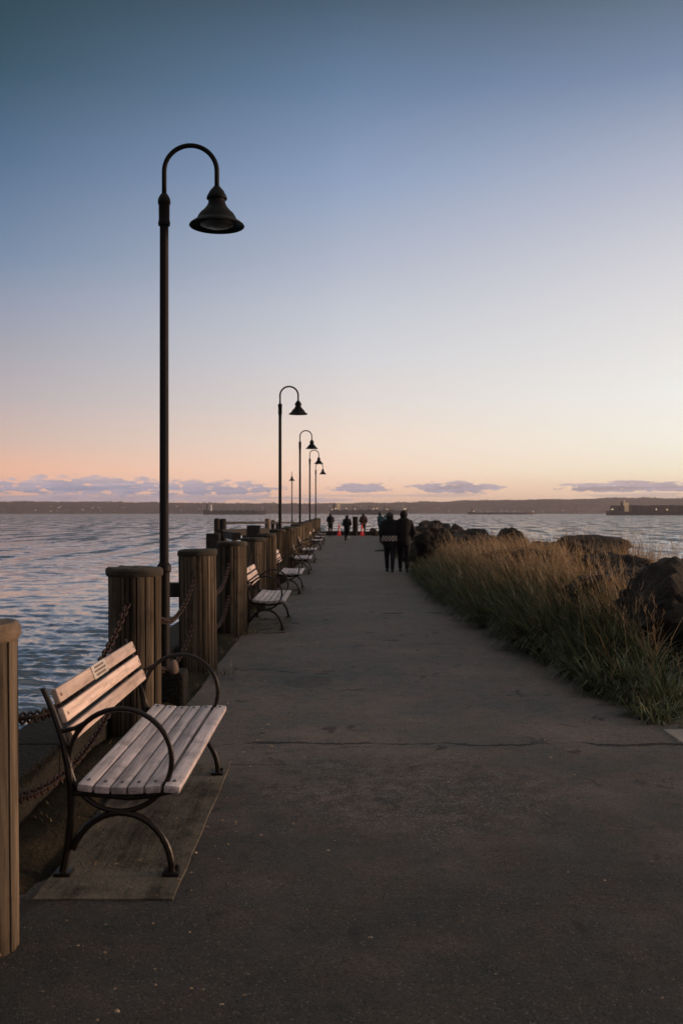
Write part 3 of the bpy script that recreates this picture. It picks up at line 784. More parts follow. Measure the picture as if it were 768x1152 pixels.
for i, (y, lab) in enumerate(bl):
    b_ = bench if i == 0 else copy_tree(bench)
    b_.location = (0.0 if i == 0 else -0.03, y, 0.006); tag(b_, lab, 'bench', 'wooden benches along the pier')
    if i: 
        b_.rotation_euler.z = 0
    bm = bmesh.new()
    cx_ = -1.0 - (0 if i == 0 else 0.02); pts_ = []
    for (ax1, ay1), (bx1, by1) in zip(((-.3, -.28), (.3, -.28), (.3, 2.0), (-.3, 2.0)), ((.3, -.28), (.3, 2.0), (-.3, 2.0), (-.3, -.28))):
        for k in range(12):
            q = k / 12; xx_, yy_ = ax1 + (bx1 - ax1) * q, ay1 + (by1 - ay1) * q
            pts_.append((cx_ + xx_ + 0.010 * noise.noise(Vector((yy_ * 4, xx_ * 5, i + 3))), y + yy_ + 0.010 * noise.noise(Vector((xx_ * 6, yy_ * 3, i + 8)))))
    top_ = [bm.verts.new((a_, b_, 0.0085)) for a_, b_ in pts_]; bot_ = [bm.verts.new((a_, b_, -0.03)) for a_, b_ in pts_]
    bm.faces.new(top_)
    for k in range(len(pts_)): bm.faces.new((top_[k], bot_[k], bot_[(k + 1) % len(pts_)], top_[(k + 1) % len(pts_)]))
    o = obj('bench_pad', bm, M_pad); tag(o, kind='structure')

# ------------------------------------------------------------------ side landing stage on the left
DG = 'dark timbers of the landing stage at the left'
def pile(x, y, top, r, lab, m=M_pile, square=False, name='dock_pile', bot=-3.0):
    bm = bmesh.new()
    if square: box(bm, (x, y, (top + bot) / 2), (2 * r, 2 * r, top - bot), bevel=0.02)
    else: lathe(bm, [(r * 1.05, bot), (r, top - 0.05), (r * 0.85, top)], (x, y, 0), 14)
    o = obj(name, bm, m, None, 'auto'); tag(o, lab, 'pile', DG)
def PX(px, z): return (px - 380) / 1120 * z
def PH(py, z): return CAMH - (py - 577) * z / 1120
z = 34
pile(PX(244.2, z), z, PH(583.2, z), 0.10, 'tall dark twin pile at the left end of the landing stage, left one')
pile(PX(250.6, z), z + 0.1, PH(583.6, z), 0.115, 'tall dark twin pile at the left end of the landing stage, right one')
pile(PX(240, 27), 27, PH(600, 27), 0.175, 'low black square-cut pile nearest the camera on the landing stage', square=True)
pile(PX(285.6, 30), 30, PH(591, 30), 0.20, 'broad black pile standing in front of the landing stage rails', square=True)
pile(PX(301, 44), 44, PH(583.4, 44), 0.12, 'paler round pile where the landing stage rail meets the second lamp', M_pilelight)
pile(PX(307, 46), 46, PH(585.2, 46), 0.09, 'slim dark pile just right of the paler landing stage pile')
pile(PX(264, 33), 33, PH(599, 33), 0.09, 'pale round pile under the landing stage beam', M_pilelight)
pile(PX(275, 40), 40, PH(600, 40), 0.09, 'thin pile in shade under the landing stage beam')
pile(PX(330, 62), 62, PH(586.5, 62), 0.10, 'far slim pile beside the third lamp pole', M_pilelight)
pile(PX(312, 55), 55, PH(587, 55), 0.09, 'far slim pile right of the second lamp pole')
def beam(a, b, w, h, lab, name='dock_rail', m=M_pile):
    a, b = Vector(a), Vector(b); bm = bmesh.new(); d = b - a
    box(bm, (a + b) / 2, (d.length, w, h), d.to_track_quat('X', 'Z').to_matrix().to_4x4(), bevel=0.01)
    o = obj(name, bm, m); tag(o, lab, 'rail', DG)
beam((PX(252, 34), 34.1, PH(588.3, 34)), (PX(300, 44), 44, PH(588, 44)), 0.08, 0.09, 'thin top rail from the twin piles to the paler pile')
beam((PX(302, 44.4), 44.4, PH(588, 44)), (PX(348, 64), 64, PH(588.3, 64)), 0.08, 0.09, 'far top rail running on behind the lamp poles')
beam((PX(246, 33.8), 33.8, PH(599.5, 34)), (PX(300, 40), 40, PH(597.5, 40)), 0.30, 0.24, 'thick lower beam of the landing stage', 'dock_beam')
beam((PX(258, 27.5), 29.5, PH(603, 30)), (PX(250, 36), 36, PH(600, 36)), 0.25, 0.22, 'short cross beam joining the twin piles to the low black pile', 'dock_beam')
bm = bmesh.new(); box(bm, (-3.6, 60, -0.20), (1.6, 40, 0.2), bevel=0.01)
o = obj('dock_deck', bm, M_pile); tag(o, 'narrow plank deck of the landing stage behind the posts', 'dock')
bm = bmesh.new(); box(bm, (-2.6, 40.2, -0.2), (3.2, 1.2, 0.18), bevel=0.01)
o = obj('dock_gangway', bm, M_pile); tag(o, 'short plank gangway joining the pier to the landing stage', 'gangway')

# ------------------------------------------------------------------ end of the pier
bm = bmesh.new(); box(bm, (0.62, 73.0, 0.16), (4.6, 0.32, 0.30), bevel=0.03)
for x in (-1.2, 0.0, 1.2, 2.4): box(bm, (x, 73.0, 0.0), (0.5, 0.30, 0.10))
o = obj('timber_rail', bm, M_pile); tag(o, 'low dark timber bull rail across the far end of the pier', 'bull rail')
p = empty('timber_post', (PX(399.5, 72.4), 72.4, 0), 0.3, 'broad dark post standing alone between the two traffic cones', 'post', None)
obj('shaft', post_mesh(1.32, 0.195, 99), M_pile, p); obj('cap', cap_mesh(1.32, 0.195, 5), M_pile, p, 'auto')

def make_cone():
    p = empty('traffic_cone', (0, 0, 0))
    bm = bmesh.new(); lathe(bm, [(0.15, 0.035), (0.135, 0.05), (0.022, 0.88), (0.018, 0.90), (0.005, 0.905)], n=20); obj('cone_body', bm, M_cone, p, 'auto')
    bm = bmesh.new(); box(bm, (0, 0, 0.018), (0.38, 0.38, 0.036), bevel=0.012); obj('base', bm, M_cone, p)
    bm = bmesh.new(); lathe(bm, [(0.0965, 0.36), (0.0755, 0.50)], n=20, cap0=False, cap1=False); obj('reflective_band', bm, M_conew, p, True)
    return p
cn_ = make_cone(); cn_.location = (PX(381.2, 71.6), 71.6, 0); tag(cn_, 'red-orange traffic cone left of the broad dark post', 'traffic cone', 'traffic cones at the pier end')
c2 = copy_tree(cn_); c2.location = (PX(407, 70.8), 70.8, 0); tag(c2, 'red-orange traffic cone right of the broad dark post, before the man in brown', 'traffic cone')

# ------------------------------------------------------------------ people
def cap_bm(bm, p0, p1, r0, r1, sx=1.0, sy=1.0, n=14):
    """tapered capsule with rounded ends, squashed in x / y"""
    p0, p1 = Vector(p0), Vector(p1); ax = p1 - p0; L = ax.length
    q = ax.to_track_quat('Z', 'Y') if L > 1e-6 else Matrix.Identity(3).to_quaternion()
    rings = []
    prof = [(r0 * math.cos(a), r0 * math.sin(a)) for a in np.linspace(-PI / 2 + 0.12, 0, 5)] + [(r1 * math.cos(a), L + r1 * math.sin(a)) for a in np.linspace(0, PI / 2 - 0.12, 5)]
    for r, z in prof:
        ring = []
        for k in range(n):
            v = q @ Vector((r * math.cos(2 * PI * k / n), r * math.sin(2 * PI * k / n), z))
            base = q @ Vector((0, 0, z)); d = v - base
            ring.append(bm.verts.new(p0 + base + Vector((d.x * sx, d.y * sy, d.z))))
        rings.append(ring)
    for A, B in zip(rings, rings[1:]):
        for k in range(n): bm.faces.new((A[k], A[(k + 1) % n], B[(k + 1) % n], B[k]))
    bm.faces.new(rings[0][::-1]); bm.faces.new(rings[-1])
def fuse(name, parts, m_, parent, voxel=0.012, smooth=4):
    bm = bmesh.new()
    for a in parts: cap_bm(bm, *a)
    o = obj(name, bm, m_, parent, True)
    rm = o.modifiers.new('r', 'REMESH'); rm.mode = 'VOXEL'; rm.voxel_size = voxel; rm.use_smooth_shade = True
    sm = o.modifiers.new('s', 'SMOOTH'); sm.iterations = smooth; sm.factor = 0.5
    dg = bpy.context.evaluated_depsgraph_get()
    me = bpy.data.meshes.new_from_object(o.evaluated_get(dg)); me.name = name
    o.modifiers.clear(); o.data = me
    me.polygons.foreach_set('use_smooth', [True] * len(me.polygons))
    if not me.materials: me.materials.append(m_)
    return o
def hand_parts(w, d, side, curl=0.5):
    """w wrist, d direction of forearm; four fingers and a thumb"""
    w = Vector(w); d = Vector(d).normalized(); fwd = Vector((0, 1, 0)); s = Vector((side, 0, 0))
    out = [(w, w + d * 0.08, 0.022, 0.030, 0.6, 1.0)]
    for i, L in enumerate((0.070, 0.080, 0.075, 0.058)):
        b = w + d * 0.085 + fwd * (0.030 - 0.020 * i); k = b + d * L * 0.55 - s * 0.008
        out.append((b, k, 0.0095, 0.009)); out.append((k, k + (d - s * curl).normalized() * L * 0.5, 0.009, 0.007))
    tb = w + d * 0.03 + fwd * 0.028; out.append((tb, tb + (d + fwd * 0.8).normalized() * 0.055, 0.012, 0.009))
    return out
def person(loc, rz, label, H=1.70, stride=0.3, coat=M_black, legs=M_black, shoes=M_shoe, arms='down', coat_len=0.60, hood=False, lift=False, group=None, band=False, hairlen=0.0, hatm=None, wide=1.0, lean=0.0, skirt=0.0, hairm=M_hair, detail=0.012):
    p = empty('person', loc, rz, label, 'person', group)
    s = H / 1.70; V = lambda x, y, z: Vector((x * s * wide if z < 1.45 else x * s, (y + lean * z) * s, z * s))
    # joints (figure faces +y)
    hipz, shz = 0.90, 1.40
    fl, fr = stride * 0.5, -stride * 0.5
    J = {}
    for sd, f, nm in ((-1, fl, 'L'), (1, fr, 'R')):
        ank = V(sd * 0.075, f, 0.085); knee = V(sd * 0.085, f * 0.55 + 0.04, 0.48)
        if lift and nm == 'R': knee = V(sd * 0.08, 0.02, 0.47); ank = V(sd * 0.075, -0.34, 0.42)
        J[nm] = (V(sd * 0.09, 0, hipz), knee, ank)
    hand = {}
    for sd, nm in ((-1, 'L'), (1, 'R')):
        sh = V(sd * 0.175, 0, shz)
        if arms == 'down': e, w = V(sd * 0.235, -0.04 * sd, 1.12), V(sd * 0.22, 0.08 + 0.05 * sd, 0.88)
        elif arms == 'pocket': e, w = V(sd * 0.265, -0.07, 1.12), V(sd * 0.185, 0.08, 0.95)
        elif arms == 'front': e, w = V(sd * 0.235, 0.0, 1.13), V(sd * 0.09, 0.22, 1.18)
        elif arms == 'photo': e, w = V(sd * 0.22, 0.20, 1.28), V(sd * 0.09, 0.36, 1.48)
        elif arms == 'run': e, w = V(sd * 0.235, -0.12 * sd - 0.05, 1.15), V(sd * 0.17, -0.08 * sd + 0.16, 1.10 + 0.03 * sd)
        hand[nm] = (sh, e, w)
    hc = V(0, 0.0, 1.572)
    # body: one continuous surface
    B = [(V(0, 0, 0.95), V(0, 0, 1.15), 0.13 * s, 0.125 * s, 1.15, 0.8), (V(0, 0, 1.15), V(0, 0, 1.36), 0.13 * s, 0.125 * s, 1.25, 0.8), (V(-0.15, 0, 1.39), V(0.15, 0, 1.39), 0.055 * s, 0.055 * s),
         (V(0, -0.01, 1.40), V(0, 0, 1.52), 0.052 * s, 0.05 * s), (hc + Vector((0, -0.01, 0.02)), hc + Vector((0, 0, 0.03)), 0.088 * s, 0.088 * s, 0.88, 1.08), (hc + Vector((0, 0.03, -0.05)), hc + Vector((0, 0.035, -0.04)), 0.058 * s, 0.06 * s),
         (hc + Vector((0, 0.088, 0.015)), hc + Vector((0, 0.104, -0.012)), 0.010, 0.013), (hc + Vector((0, 0.082, -0.045)), hc + Vector((0, 0.084, -0.045)), 0.016, 0.014, 1.5, 1)]
    for sd in (-1, 1):
        B.append((hc + Vector((sd * 0.076, -0.005, 0.015)), hc + Vector((sd * 0.084, -0.012, -0.015)), 0.014, 0.011, 0.6, 1))
        B.append((hc + Vector((sd * 0.031, 0.078, 0.018)), hc + Vector((sd * 0.033, 0.078, 0.018)), 0.012, 0.012))
    for nm, sd in (('L', -1), ('R', 1)):
        h_, k_, a_ = J[nm]; B += [(h_, k_, 0.082 * s, 0.055 * s), (k_, a_, 0.052 * s, 0.035 * s), (a_, a_ + Vector((0, 0.10, -0.05)), 0.035 * s, 0.028 * s)]
        S_, e_, w_ = hand[nm]; B += [(S_, e_, 0.048 * s, 0.038 * s), (e_, w_, 0.038 * s, 0.025 * s)]
        B += hand_parts(w_, (w_ - e_), sd)
    fuse('body', B, M_skin, p, 0.009, 2)
    # coat
    T = 0.026
    top = [(V(0, 0, 1.12), V(0, -0.005, 1.36), 0.180 * s, 0.180 * s, 1.30, 1.0), (V(-0.155, 0, 1.385), V(0.155, 0, 1.385), 0.082 * s, 0.082 * s), (V(0, -0.01, 1.40), V(0, 0, 1.475), 0.085 * s, 0.070 * s),
           (V(0, 0, hipz + 0.34), V(0, 0, 1.62 - coat_len - 0.1 if False else max(0.72, 1.52 - coat_len)), 0.165 * s, (0.165 + skirt) * s, 1.22, 1.0)]
    if hood: top.append((V(-0.07, -0.08, 1.43), V(0.07, -0.08, 1.43), 0.095 * s, 0.095 * s)); top.append((V(0, -0.07, 1.43), V(0, -0.06, 1.50), 0.11 * s, 0.09 * s, 1.2, 0.8))
    for nm in 'LR':
        S_, e_, w_ = hand[nm]; top += [(S_, e_, 0.080 * s, 0.068 * s), (e_, w_, 0.068 * s, 0.052 * s)]
    fuse('coat', top, coat, p, detail, 4)
    tr = []
    for nm in 'LR':
        h_, k_, a_ = J[nm]; tr += [(h_, k_, 0.104 * s, 0.074 * s), (k_, a_ + Vector((0, 0, 0.03)), 0.072 * s, 0.055 * s)]
    tr.append((V(-0.05, 0, 0.93), V(0.05, 0, 0.93), 0.11 * s, 0.11 * s))
    fuse('trousers', tr, legs, p, detail, 3)
    for nm in 'LR':
        a_ = J[nm][2]
        if lift and nm == 'R': fuse('shoe', [(a_ + Vector((0, -0.03, -0.01)), a_ + Vector((0, 0.0, -0.15)), 0.046, 0.04, 1, 1)], shoes, p, 0.01, 2)
        else: fuse('shoe', [(a_ + Vector((0, -0.035, -0.042 * s)), a_ + Vector((0, 0.15, -0.052 * s)), 0.044, 0.034, 1.05, 1.0), (a_, a_ + Vector((0, 0, 0.05)), 0.048, 0.05)], shoes, p, 0.01, 2)
    if hatm is not None:
        fuse('hat', [(hc + Vector((0, -0.012, 0.055)), hc + Vector((0, -0.012, 0.070)), 0.116 * s, 0.100 * s, 1.0, 1.12)], hatm, p, 0.009, 2)
        fuse('hair', [(hc + Vector((0, -0.045, 0.0)), hc + Vector((0, -0.035, -0.03)), 0.078 * s, 0.07 * s, 1.0, 0.7)], hairm, p, 0.009, 2)
    else:
        hp = [(hc + Vector((0, -0.022, 0.030)), hc + Vector((0, -0.022, 0.045)), 0.118 * s, 0.106 * s, 1.0, 1.05)]
        if hairlen: hp.append((hc + Vector((0, -0.05, 0.0)), hc + Vector((0, -0.07, -hairlen)), 0.085 * s, 0.06 * s, 1.1, 0.7))
        fuse('hair', hp, hairm, p, 0.009, 2)
    return p
# couple walking away
g = 'couple walking away along the pier'
zc = 27.9
w1 = person((PX(438.2, zc), zc, 0.0), R(-4), 'person in dark puffy coat with pale checked waist band, left of the walking couple', 1.66, 0.28, M_black, M_dark, M_shoe, 'pocket', 0.70, True, group=g, hairlen=0.10, hatm=None, wide=1.02, skirt=0.012, detail=0.010)
# checked band on her coat
bm = bmesh.new(); n = 30
for row in range(3):
    for k in range(n):
        if (k + row) % 2: continue
        a0, a1 = 2 * PI * k / n, 2 * PI * (k + 1) / n; z0 = 0.865 + row * 0.05
        vs = [bm.verts.new((0.222 * math.cos(a), 0.186 * math.sin(a), z_)) for a, z_ in ((a0, z0), (a1, z0), (a1, z0 + 0.048), (a0, z0 + 0.048))]
        bm.faces.new(vs)
o = obj('checked_band', bm, M_cream, w1); so = o.modifiers.new('t', 'SOLIDIFY'); so.thickness = 0.006
w2 = person((PX(453.8, zc), zc, 0.0), R(3), 'person in black hooded coat and cap, right of the walking couple, hands in pockets', 1.68, 0.22, M_black, M_black, M_shoe, 'pocket', 0.66, True, group=g, hatm=M_black, wide=1.08, detail=0.010)
fuse('face_mask', [((-0.07, 0.03, 1.545), (-0.062, 0.07, 1.53), 0.022, 0.02), ((0.07, 0.03, 1.545), (0.062, 0.07, 1.53), 0.022, 0.02)], M_cream, w2, 0.008, 1)
fuse('face_mask', [((0.072, 0.02, 1.55), (0.055, 0.08, 1.53), 0.022, 0.03)], M_cream, w1, 0.008, 1)
person((PX(390.2, 54), 54, 0.0), R(0), 'slim person in black running away in mid path, one foot lifted behind', 1.52, 0.0, M_black, M_black, M_shoew, 'run', 0.55, lift=True, lean=0.02)
person((PX(371.6, 70.5), 70.5, 0.0), R(5), 'person in dark clothes standing at the pier end, leftmost figure', 1.60, 0.06, M_dark, M_black, M_shoe, 'front', 0.6, wide=1.05)
person((PX(408.6, 71.9), 71.9, 0.0), R(-8), 'person in brown jacket standing behind the right traffic cone', 1.62, 0.08, M_brown, M_dark, M_shoe, 'pocket', 0.55, wide=1.05)
person((PX(427.6, 60), 60, 0.0), R(-70), 'person in teal jacket raising a phone to photograph, half hidden by the couple', 1.68, 0.06, M_teal, M_dark, M_shoe, 'photo', 0.55)

# ------------------------------------------------------------------ boulders
def rock_mesh(seed):
    rng = random.Random(seed); bm = bmesh.new()
    bmesh.ops.create_icosphere(bm, subdivisions=5, radius=1)
    pl = []
    for i in range(13):
        n = Vector((rng.gauss(0, 1), rng.gauss(0, 1), rng.gauss(0, 1))).normalized(); pl.append((n, rng.uniform(0.58, 0.92)))
    sx, sy, sz = rng.uniform(0.48, 0.62), rng.uniform(0.42, 0.56), rng.uniform(0.38, 0.50)
    for v in bm.verts:
        q = v.co.normalized(); k = 70.0
        inv = sum(max(0.0, n.dot(q) / d) ** k for n, d in pl) + 0.85 ** k
        r = inv ** (-1 / k)
        r *= 1 + 0.09 * noise.noise(q * 2.6 + Vector((seed, 0, 0))) - 0.13 * abs(noise.noise(q * 4.5 + Vector((0, seed, 0)))) + 0.05 * noise.noise(q * 11) + 0.015 * noise.noise(q * 28)
        v.co = Vector((q.x * sx, q.y * sy, q.z * sz)) * r
    return bm
protos = [obj('boulder', rock_mesh(200 + i), M_rock, None, 'auto') for i in range(9)]
used = set()
RG = 'boulders of the riprap bank'
def boulder(x, y, z, size, rot, k, lab, sq=(1, 1, 1)):
    pr = protos[k]
    o = pr if k not in used else pr.copy()
    if k in used: COL.objects.link(o)
    used.add(k)
    o.location = (x, y, z); o.scale = (size * sq[0], size * sq[1], size * sq[2]); o.rotation_euler = rot
    tag(o, lab, 'boulder', RG); return o
def rk(px, zz, py, w, k, lab, sq=(1, 1, 1), rot=(0, 0, 0)):
    if w > 1.2: w *= 0.60 if px > 660 else 0.76
    boulder(PX(px, zz), zz, PH(py, zz), w, rot, k, lab, sq)
rk(479, 28.5, 618, 1.05, 0, 'pale-edged boulder leaning beside the person in the black hooded coat', (0.8, 1, 1.5), (0.2, 0.4, 0.5))
rk(492, 26.5, 617, 1.15, 1, 'upright boulder second to the right of the walking couple', (0.9, 1, 1.3), (0, -0.5, 1.0))
rk(513, 26, 615, 1.3, 2, 'wide low boulder right of the two leaning boulders by the couple', (1.2, 1, 0.8), (0, 0.1, 2))
rk(535, 24.5, 618, 1.2, 3, 'dark rounded boulder above the far end of the golden grass', (1.1, 1, 0.8), (0.2, 0, 3))
rk(560, 23.5, 622, 1.3, 4, 'boulder half sunk behind the middle of the golden grass', (1.2, 1, 0.8), (0, 0, 1))
rk(592, 19.5, 631, 1.5, 5, 'long dark boulder just above the golden grass tips', (1.4, 1, 0.75), (0, 0.1, 0.3))
rk(625, 17, 636, 1.5, 6, 'blunt boulder between the long dark one and the flat-topped one', (1.3, 1, 0.9), (0.1, 0, 2.2))
rk(656, 21, 624, 2.0, 7, 'flat-topped tan boulder nearest the water, like a squared block', (1.15, 0.8, 0.55), (0, 0, 0.1))
rk(688, 14.5, 642, 1.75, 8, 'big arched boulder with a dark crack under its top edge', (1.2, 1, 0.75), (0, 0.08, 0.2))
rk(668, 12.3, 668, 1.6, 2, 'large smooth boulder directly behind the tallest grass clump', (1.2, 1, 0.9), (0.1, 0.15, 1.2))
rk(722, 12.3, 676, 1.7, 5, 'large shadowed boulder at right between the arched one and the frame edge', (1.1, 1, 1.0), (0, -0.2, 0.9))
rk(766, 10.4, 708, 1.15, 0, 'rounded boulder cut off by the right edge of the frame', (1, 1, 1.25), (0.2, 0.1, 2.6))
rk(770, 14, 660, 1.9, 3, 'sloping boulder running out of the right edge above the rounded one', (1.2, 1, 0.7), (0, 0.15, 0.4))
rk(728, 10.6, 742, 0.9, 4, 'low flat stone at the foot of the large boulders', (1.3, 1, 0.35), (0, 0, 1))
rk(420.5, 71.5, 599, 0.62, 1, 'round dark boulder at the far right corner of the pier', (1, 1, 1.2), (0, 0, 0))
rk(428, 43, 622, 0.55, 6, 'small dark stone at the path edge left of the couple', (1, 1, 1), (0, 0, 1))
rk(742, 12.6, 682, 1.15, 6, 'jagged boulder in the dark gap left of the rounded one at the frame edge', (1.1, 1, 0.9), (0.5, 0.2, 1.9))
rk(706, 13.4, 668, 1.1, 1, 'tilted boulder under the big arched one', (1.2, 1, 0.8), (0.3, -0.4, 0.3))
rk(752, 17, 648, 1.15, 2, 'low boulder among the seaward stalks at the right edge', (1.3, 1, 0.7), (0.2, 0.3, 2.2))
rr_ = random.Random(11)
for i in range(170):
    y = 9 + (rr_.random() ** (0.75 if i < 95 else 2.5)) * 62
    d = rr_.uniform(1.3, 6.5) if y > 24 else rr_.uniform(2.6, 7.0)
    if y > 27 and rr_.random() < 0.35: d = rr_.uniform(0.25, 1.2)
    x = edge(y) + d
    s_ = rr_.uniform(0.6, 1.25) if d > 1.2 else rr_.uniform(0.5, 0.95)
    if y > 52: far = 'small far boulder on the bank between the pier end and the couple' if d < 3 else 'small far boulder low on the seaward slope near the pier end'
    elif y > 30: far = 'dark boulder beyond the walking couple, beside the path' if d < 2.6 else 'dark boulder beyond the walking couple, on the slope to the water'
    elif y > 17: far = 'dark boulder behind the golden middle of the grass bank' if d < 4 else 'dark boulder at the waterline behind the golden grass'
    else: far = 'dark boulder in the near heap behind the greenest grass clump' if d < 4.8 else 'dark boulder on the seaward side of the near heap'
    boulder(x, y, terr(x, y) + s_ * 0.14, s_, (rr_.uniform(-.4, .4), rr_.uniform(-.4, .4), rr_.uniform(0, 6)), rr_.randrange(9), far, (1, 1, rr_.uniform(0.7, 1.1)))

# ------------------------------------------------------------------ grass
class Blades:
    def __init__(s): s.v = []; s.f = []; s.c = []; s.m = []
    def blade(s, p, ang, h, lean, w, tone, m=0, curl=1.0, seg=4):
        dx_, dy_ = math.cos(ang), math.sin(ang); px_, py_ = -dy_, dx_
        b = len(s.v)
        th = max(0.05, lean * 1.5); ph = 0.10 + lean * 0.18
        for i in range(seg + 1):
            t = i / seg
            ax_, az_ = h * (1 - math.cos(th * t)) / th, h * math.sin(th * t) / th
            o = ax_ * math.cos(ph) + az_ * math.sin(ph); z = az_ * math.cos(ph) - ax_ * math.sin(ph)
            ww = w * (1 - t ** 1.5 * 0.92) * 0.5
            cx, cy_ = p[0] + dx_ * o, p[1] + dy_ * o
            s.v.append((cx - px_ * ww, cy_ - py_ * ww, p[2] + z)); s.v.append((cx + px_ * ww, cy_ + py_ * ww, p[2] + z + ww * 0.3))
            s.c += [tone, tone]
        for i in range(seg): s.f.append((b + 2 * i, b + 2 * i + 1, b + 2 * i + 3, b + 2 * i + 2)); s.m.append(m)
    def head(s, p, ang, h, lean, L, tone, m):
        t = 1.0; o = lean * h; z = h * (1 - 0.35 * lean)
        for k in range(7):
            q = 1 - k / 7 * L / h
            th = max(0.05, lean * 1.5); ph = 0.10 + lean * 0.18; ax_, az_ = h * (1 - math.cos(th * q)) / th, h * math.sin(th * q) / th; oo = ax_ * math.cos(ph) + az_ * math.sin(ph); zz = az_ * math.cos(ph) - ax_ * math.sin(ph)
            s.blade((p[0] + math.cos(ang) * oo, p[1] + math.sin(ang) * oo, p[2] + zz), random.uniform(0, 6.28), L * 0.35, 0.6, 0.008, tone, m, 0.3, 1)
    def build(s, name, mats, label, cat):
        me = bpy.data.meshes.new(name); me.from_pydata(s.v, [], s.f)
        for m_ in mats: me.materials.append(m_)
        me.polygons.foreach_set('material_index', s.m)
        a = me.color_attributes.new('tone', 'FLOAT_COLOR', 'POINT')
        arr = np.array(s.c, dtype=np.float32); a.data.foreach_set('color', np.stack([arr, arr, arr, np.ones_like(arr)], -1).ravel())
        o = bpy.data.objects.new(name, me); COL.objects.link(o); tag(o, label, cat, kind='stuff'); return o
G = Blades(); rg = random.Random(21)
def clump(x, y, n, h, green, spread=0.16, lean0=None, w=0.009):
    z = terr(x, y) - 0.02
    ca = rg.uniform(0, 6.28); cl = rg.uniform(0.0, 0.25)
    ct = rg.uniform(-0.2, 0.2)
    for i in range(n):
        a = rg.uniform(0, 6.28); r_ = rg.random() ** 0.7 * spread
        bx, by = x + math.cos(a) * r_, y + math.sin(a) * r_
        hh = h * rg.uniform(0.55, 1.08); le = rg.uniform(0.35, 1.6) if lean0 is None else lean0 * rg.uniform(0.5, 1.4)
        # wind and weight bend the clumps towards the path
        ax = a if rg.random() < 0.55 else R(200) + rg.uniform(-0.9, 0.9)
        isg = rg.random() < green
        G.blade((bx, by, z), ax, hh * (1.0 if isg else 1.06), le * (1 if isg else 0.7), w * rg.uniform(0.7, 1.3), min(1, max(0, rg.random() ** 1.5 + ct)), 0 if isg else 1)
def stalks(x, y, n, h):
    z = terr(x, y)
    for i in range(n):
        p_ = (x + rg.uniform(-.2, .2), y + rg.uniform(-.2, .2), z); a = R(190) + rg.uniform(-1.5, 1.5); hh = h * rg.uniform(0.75, 1.2); le = rg.uniform(0.08, 0.45); tn = rg.random()
        G.blade(p_, a, hh, le, 0.0055, tn, 1, 1.0, 5); G.head(p_, a, hh, le, 0.16, tn, 1)
y = 8.0
while y < 28.0:
    e = edge(y)
    wz = interp([8, 9, 10, 12, 14, 18, 24, 28], [0.3, 0.6, 0.85, 1.3, 1.6, 2.1, 2.0, 1.0], y)
    for k in range(max(3, int(wz * 9))):
        d = rg.uniform(-0.03, wz); x = e + d; yy = y + rg.uniform(-.2, .2)
        hgt = interp([8, 9.5, 11, 14, 20, 28], [0.28, 0.54, 0.70, 0.74, 0.68, 0.5], yy) * interp([0, 0.3, 0.9, 1.8], [0.72, 0.9, 1.0, 0.85], d) * rg.choice([0.55, 0.75, 0.9, 1.0, 1.15, 1.22]) * 0.97
        gr = interp([0, 0.45, 0.9, 1.4, 2], [0.98, 0.96, 0.80, 0.50, 0.35], d) - (0.22 * min(1, d) if yy > 15 else 0.0)
        clump(x, yy, rg.randint(48, 88), hgt * 1.08, gr, 0.12, w=interp([8, 28], [0.015, 0.021], yy) * rg.choice([0.6, 1.0, 1.35]))
        if d > 0.45 and rg.random() < 0.75: stalks(x, yy, rg.randint(3, 7), hgt * 1.12)
    y += 0.22
# low weeds at the near corner and scattered further on
for i in range(150):
    yy = rg.uniform(7.45, 10.5); x = edge(yy) + rg.uniform(0.0, 2.4)
    clump(x, yy, rg.randint(12, 26), rg.uniform(0.10, 0.30), 0.85, 0.15)
# seaward golden grass among the stones
for i in range(420):
    yy = rg.uniform(10.5, 27); x = edge(yy) + rg.uniform(3.2 if yy < 16 else 2.8, 6.5)
    if x / yy < 0.222: continue
    if rg.random() < 0.35 and yy < 15: continue
    clump(x, yy, rg.randint(16, 30), rg.uniform(0.40, 0.75) + (0.12 if yy > 15 else 0), 0.15, 0.2, 0.35, w=0.012)
    if rg.random() < 0.6: stalks(x, yy, rg.randint(1, 3), rg.uniform(0.7, 1.05))
for i in range(160):
    yy = rg.uniform(27, 60); x = edge(yy) + rg.uniform(0.0, 4.0)
    clump(x, yy, 12, rg.uniform(0.2, 0.45), 0.5, 0.2, w=0.016)
G.build('beach_grass', [M_green, M_gold], 'tall arching beach grass, green at the path and golden at the tips', 'grass')
# weeds along the posts
G = Blades()
_t = terr
terr = lambda x, y: 0.03
for (py_, px_, _) in posts[1:14]:
    for k in range(9):
        clump(px_ + rg.uniform(0.12, 0.38), py_ + rg.uniform(-0.3, 0.5), rg.randint(8, 16), rg.uniform(0.05, 0.16), 0.85, 0.08, w=0.006)
for i in range(260):
    clump(rg.uniform(-1.66, -1.15), rg.uniform(3.5, 40), rg.randint(4, 10), rg.uniform(0.03, 0.08), 0.6, 0.06, w=0.006)
G.build('weeds', [M_green, M_gold], 'low weeds growing round the feet of the timber posts', 'weeds')
terr = _t

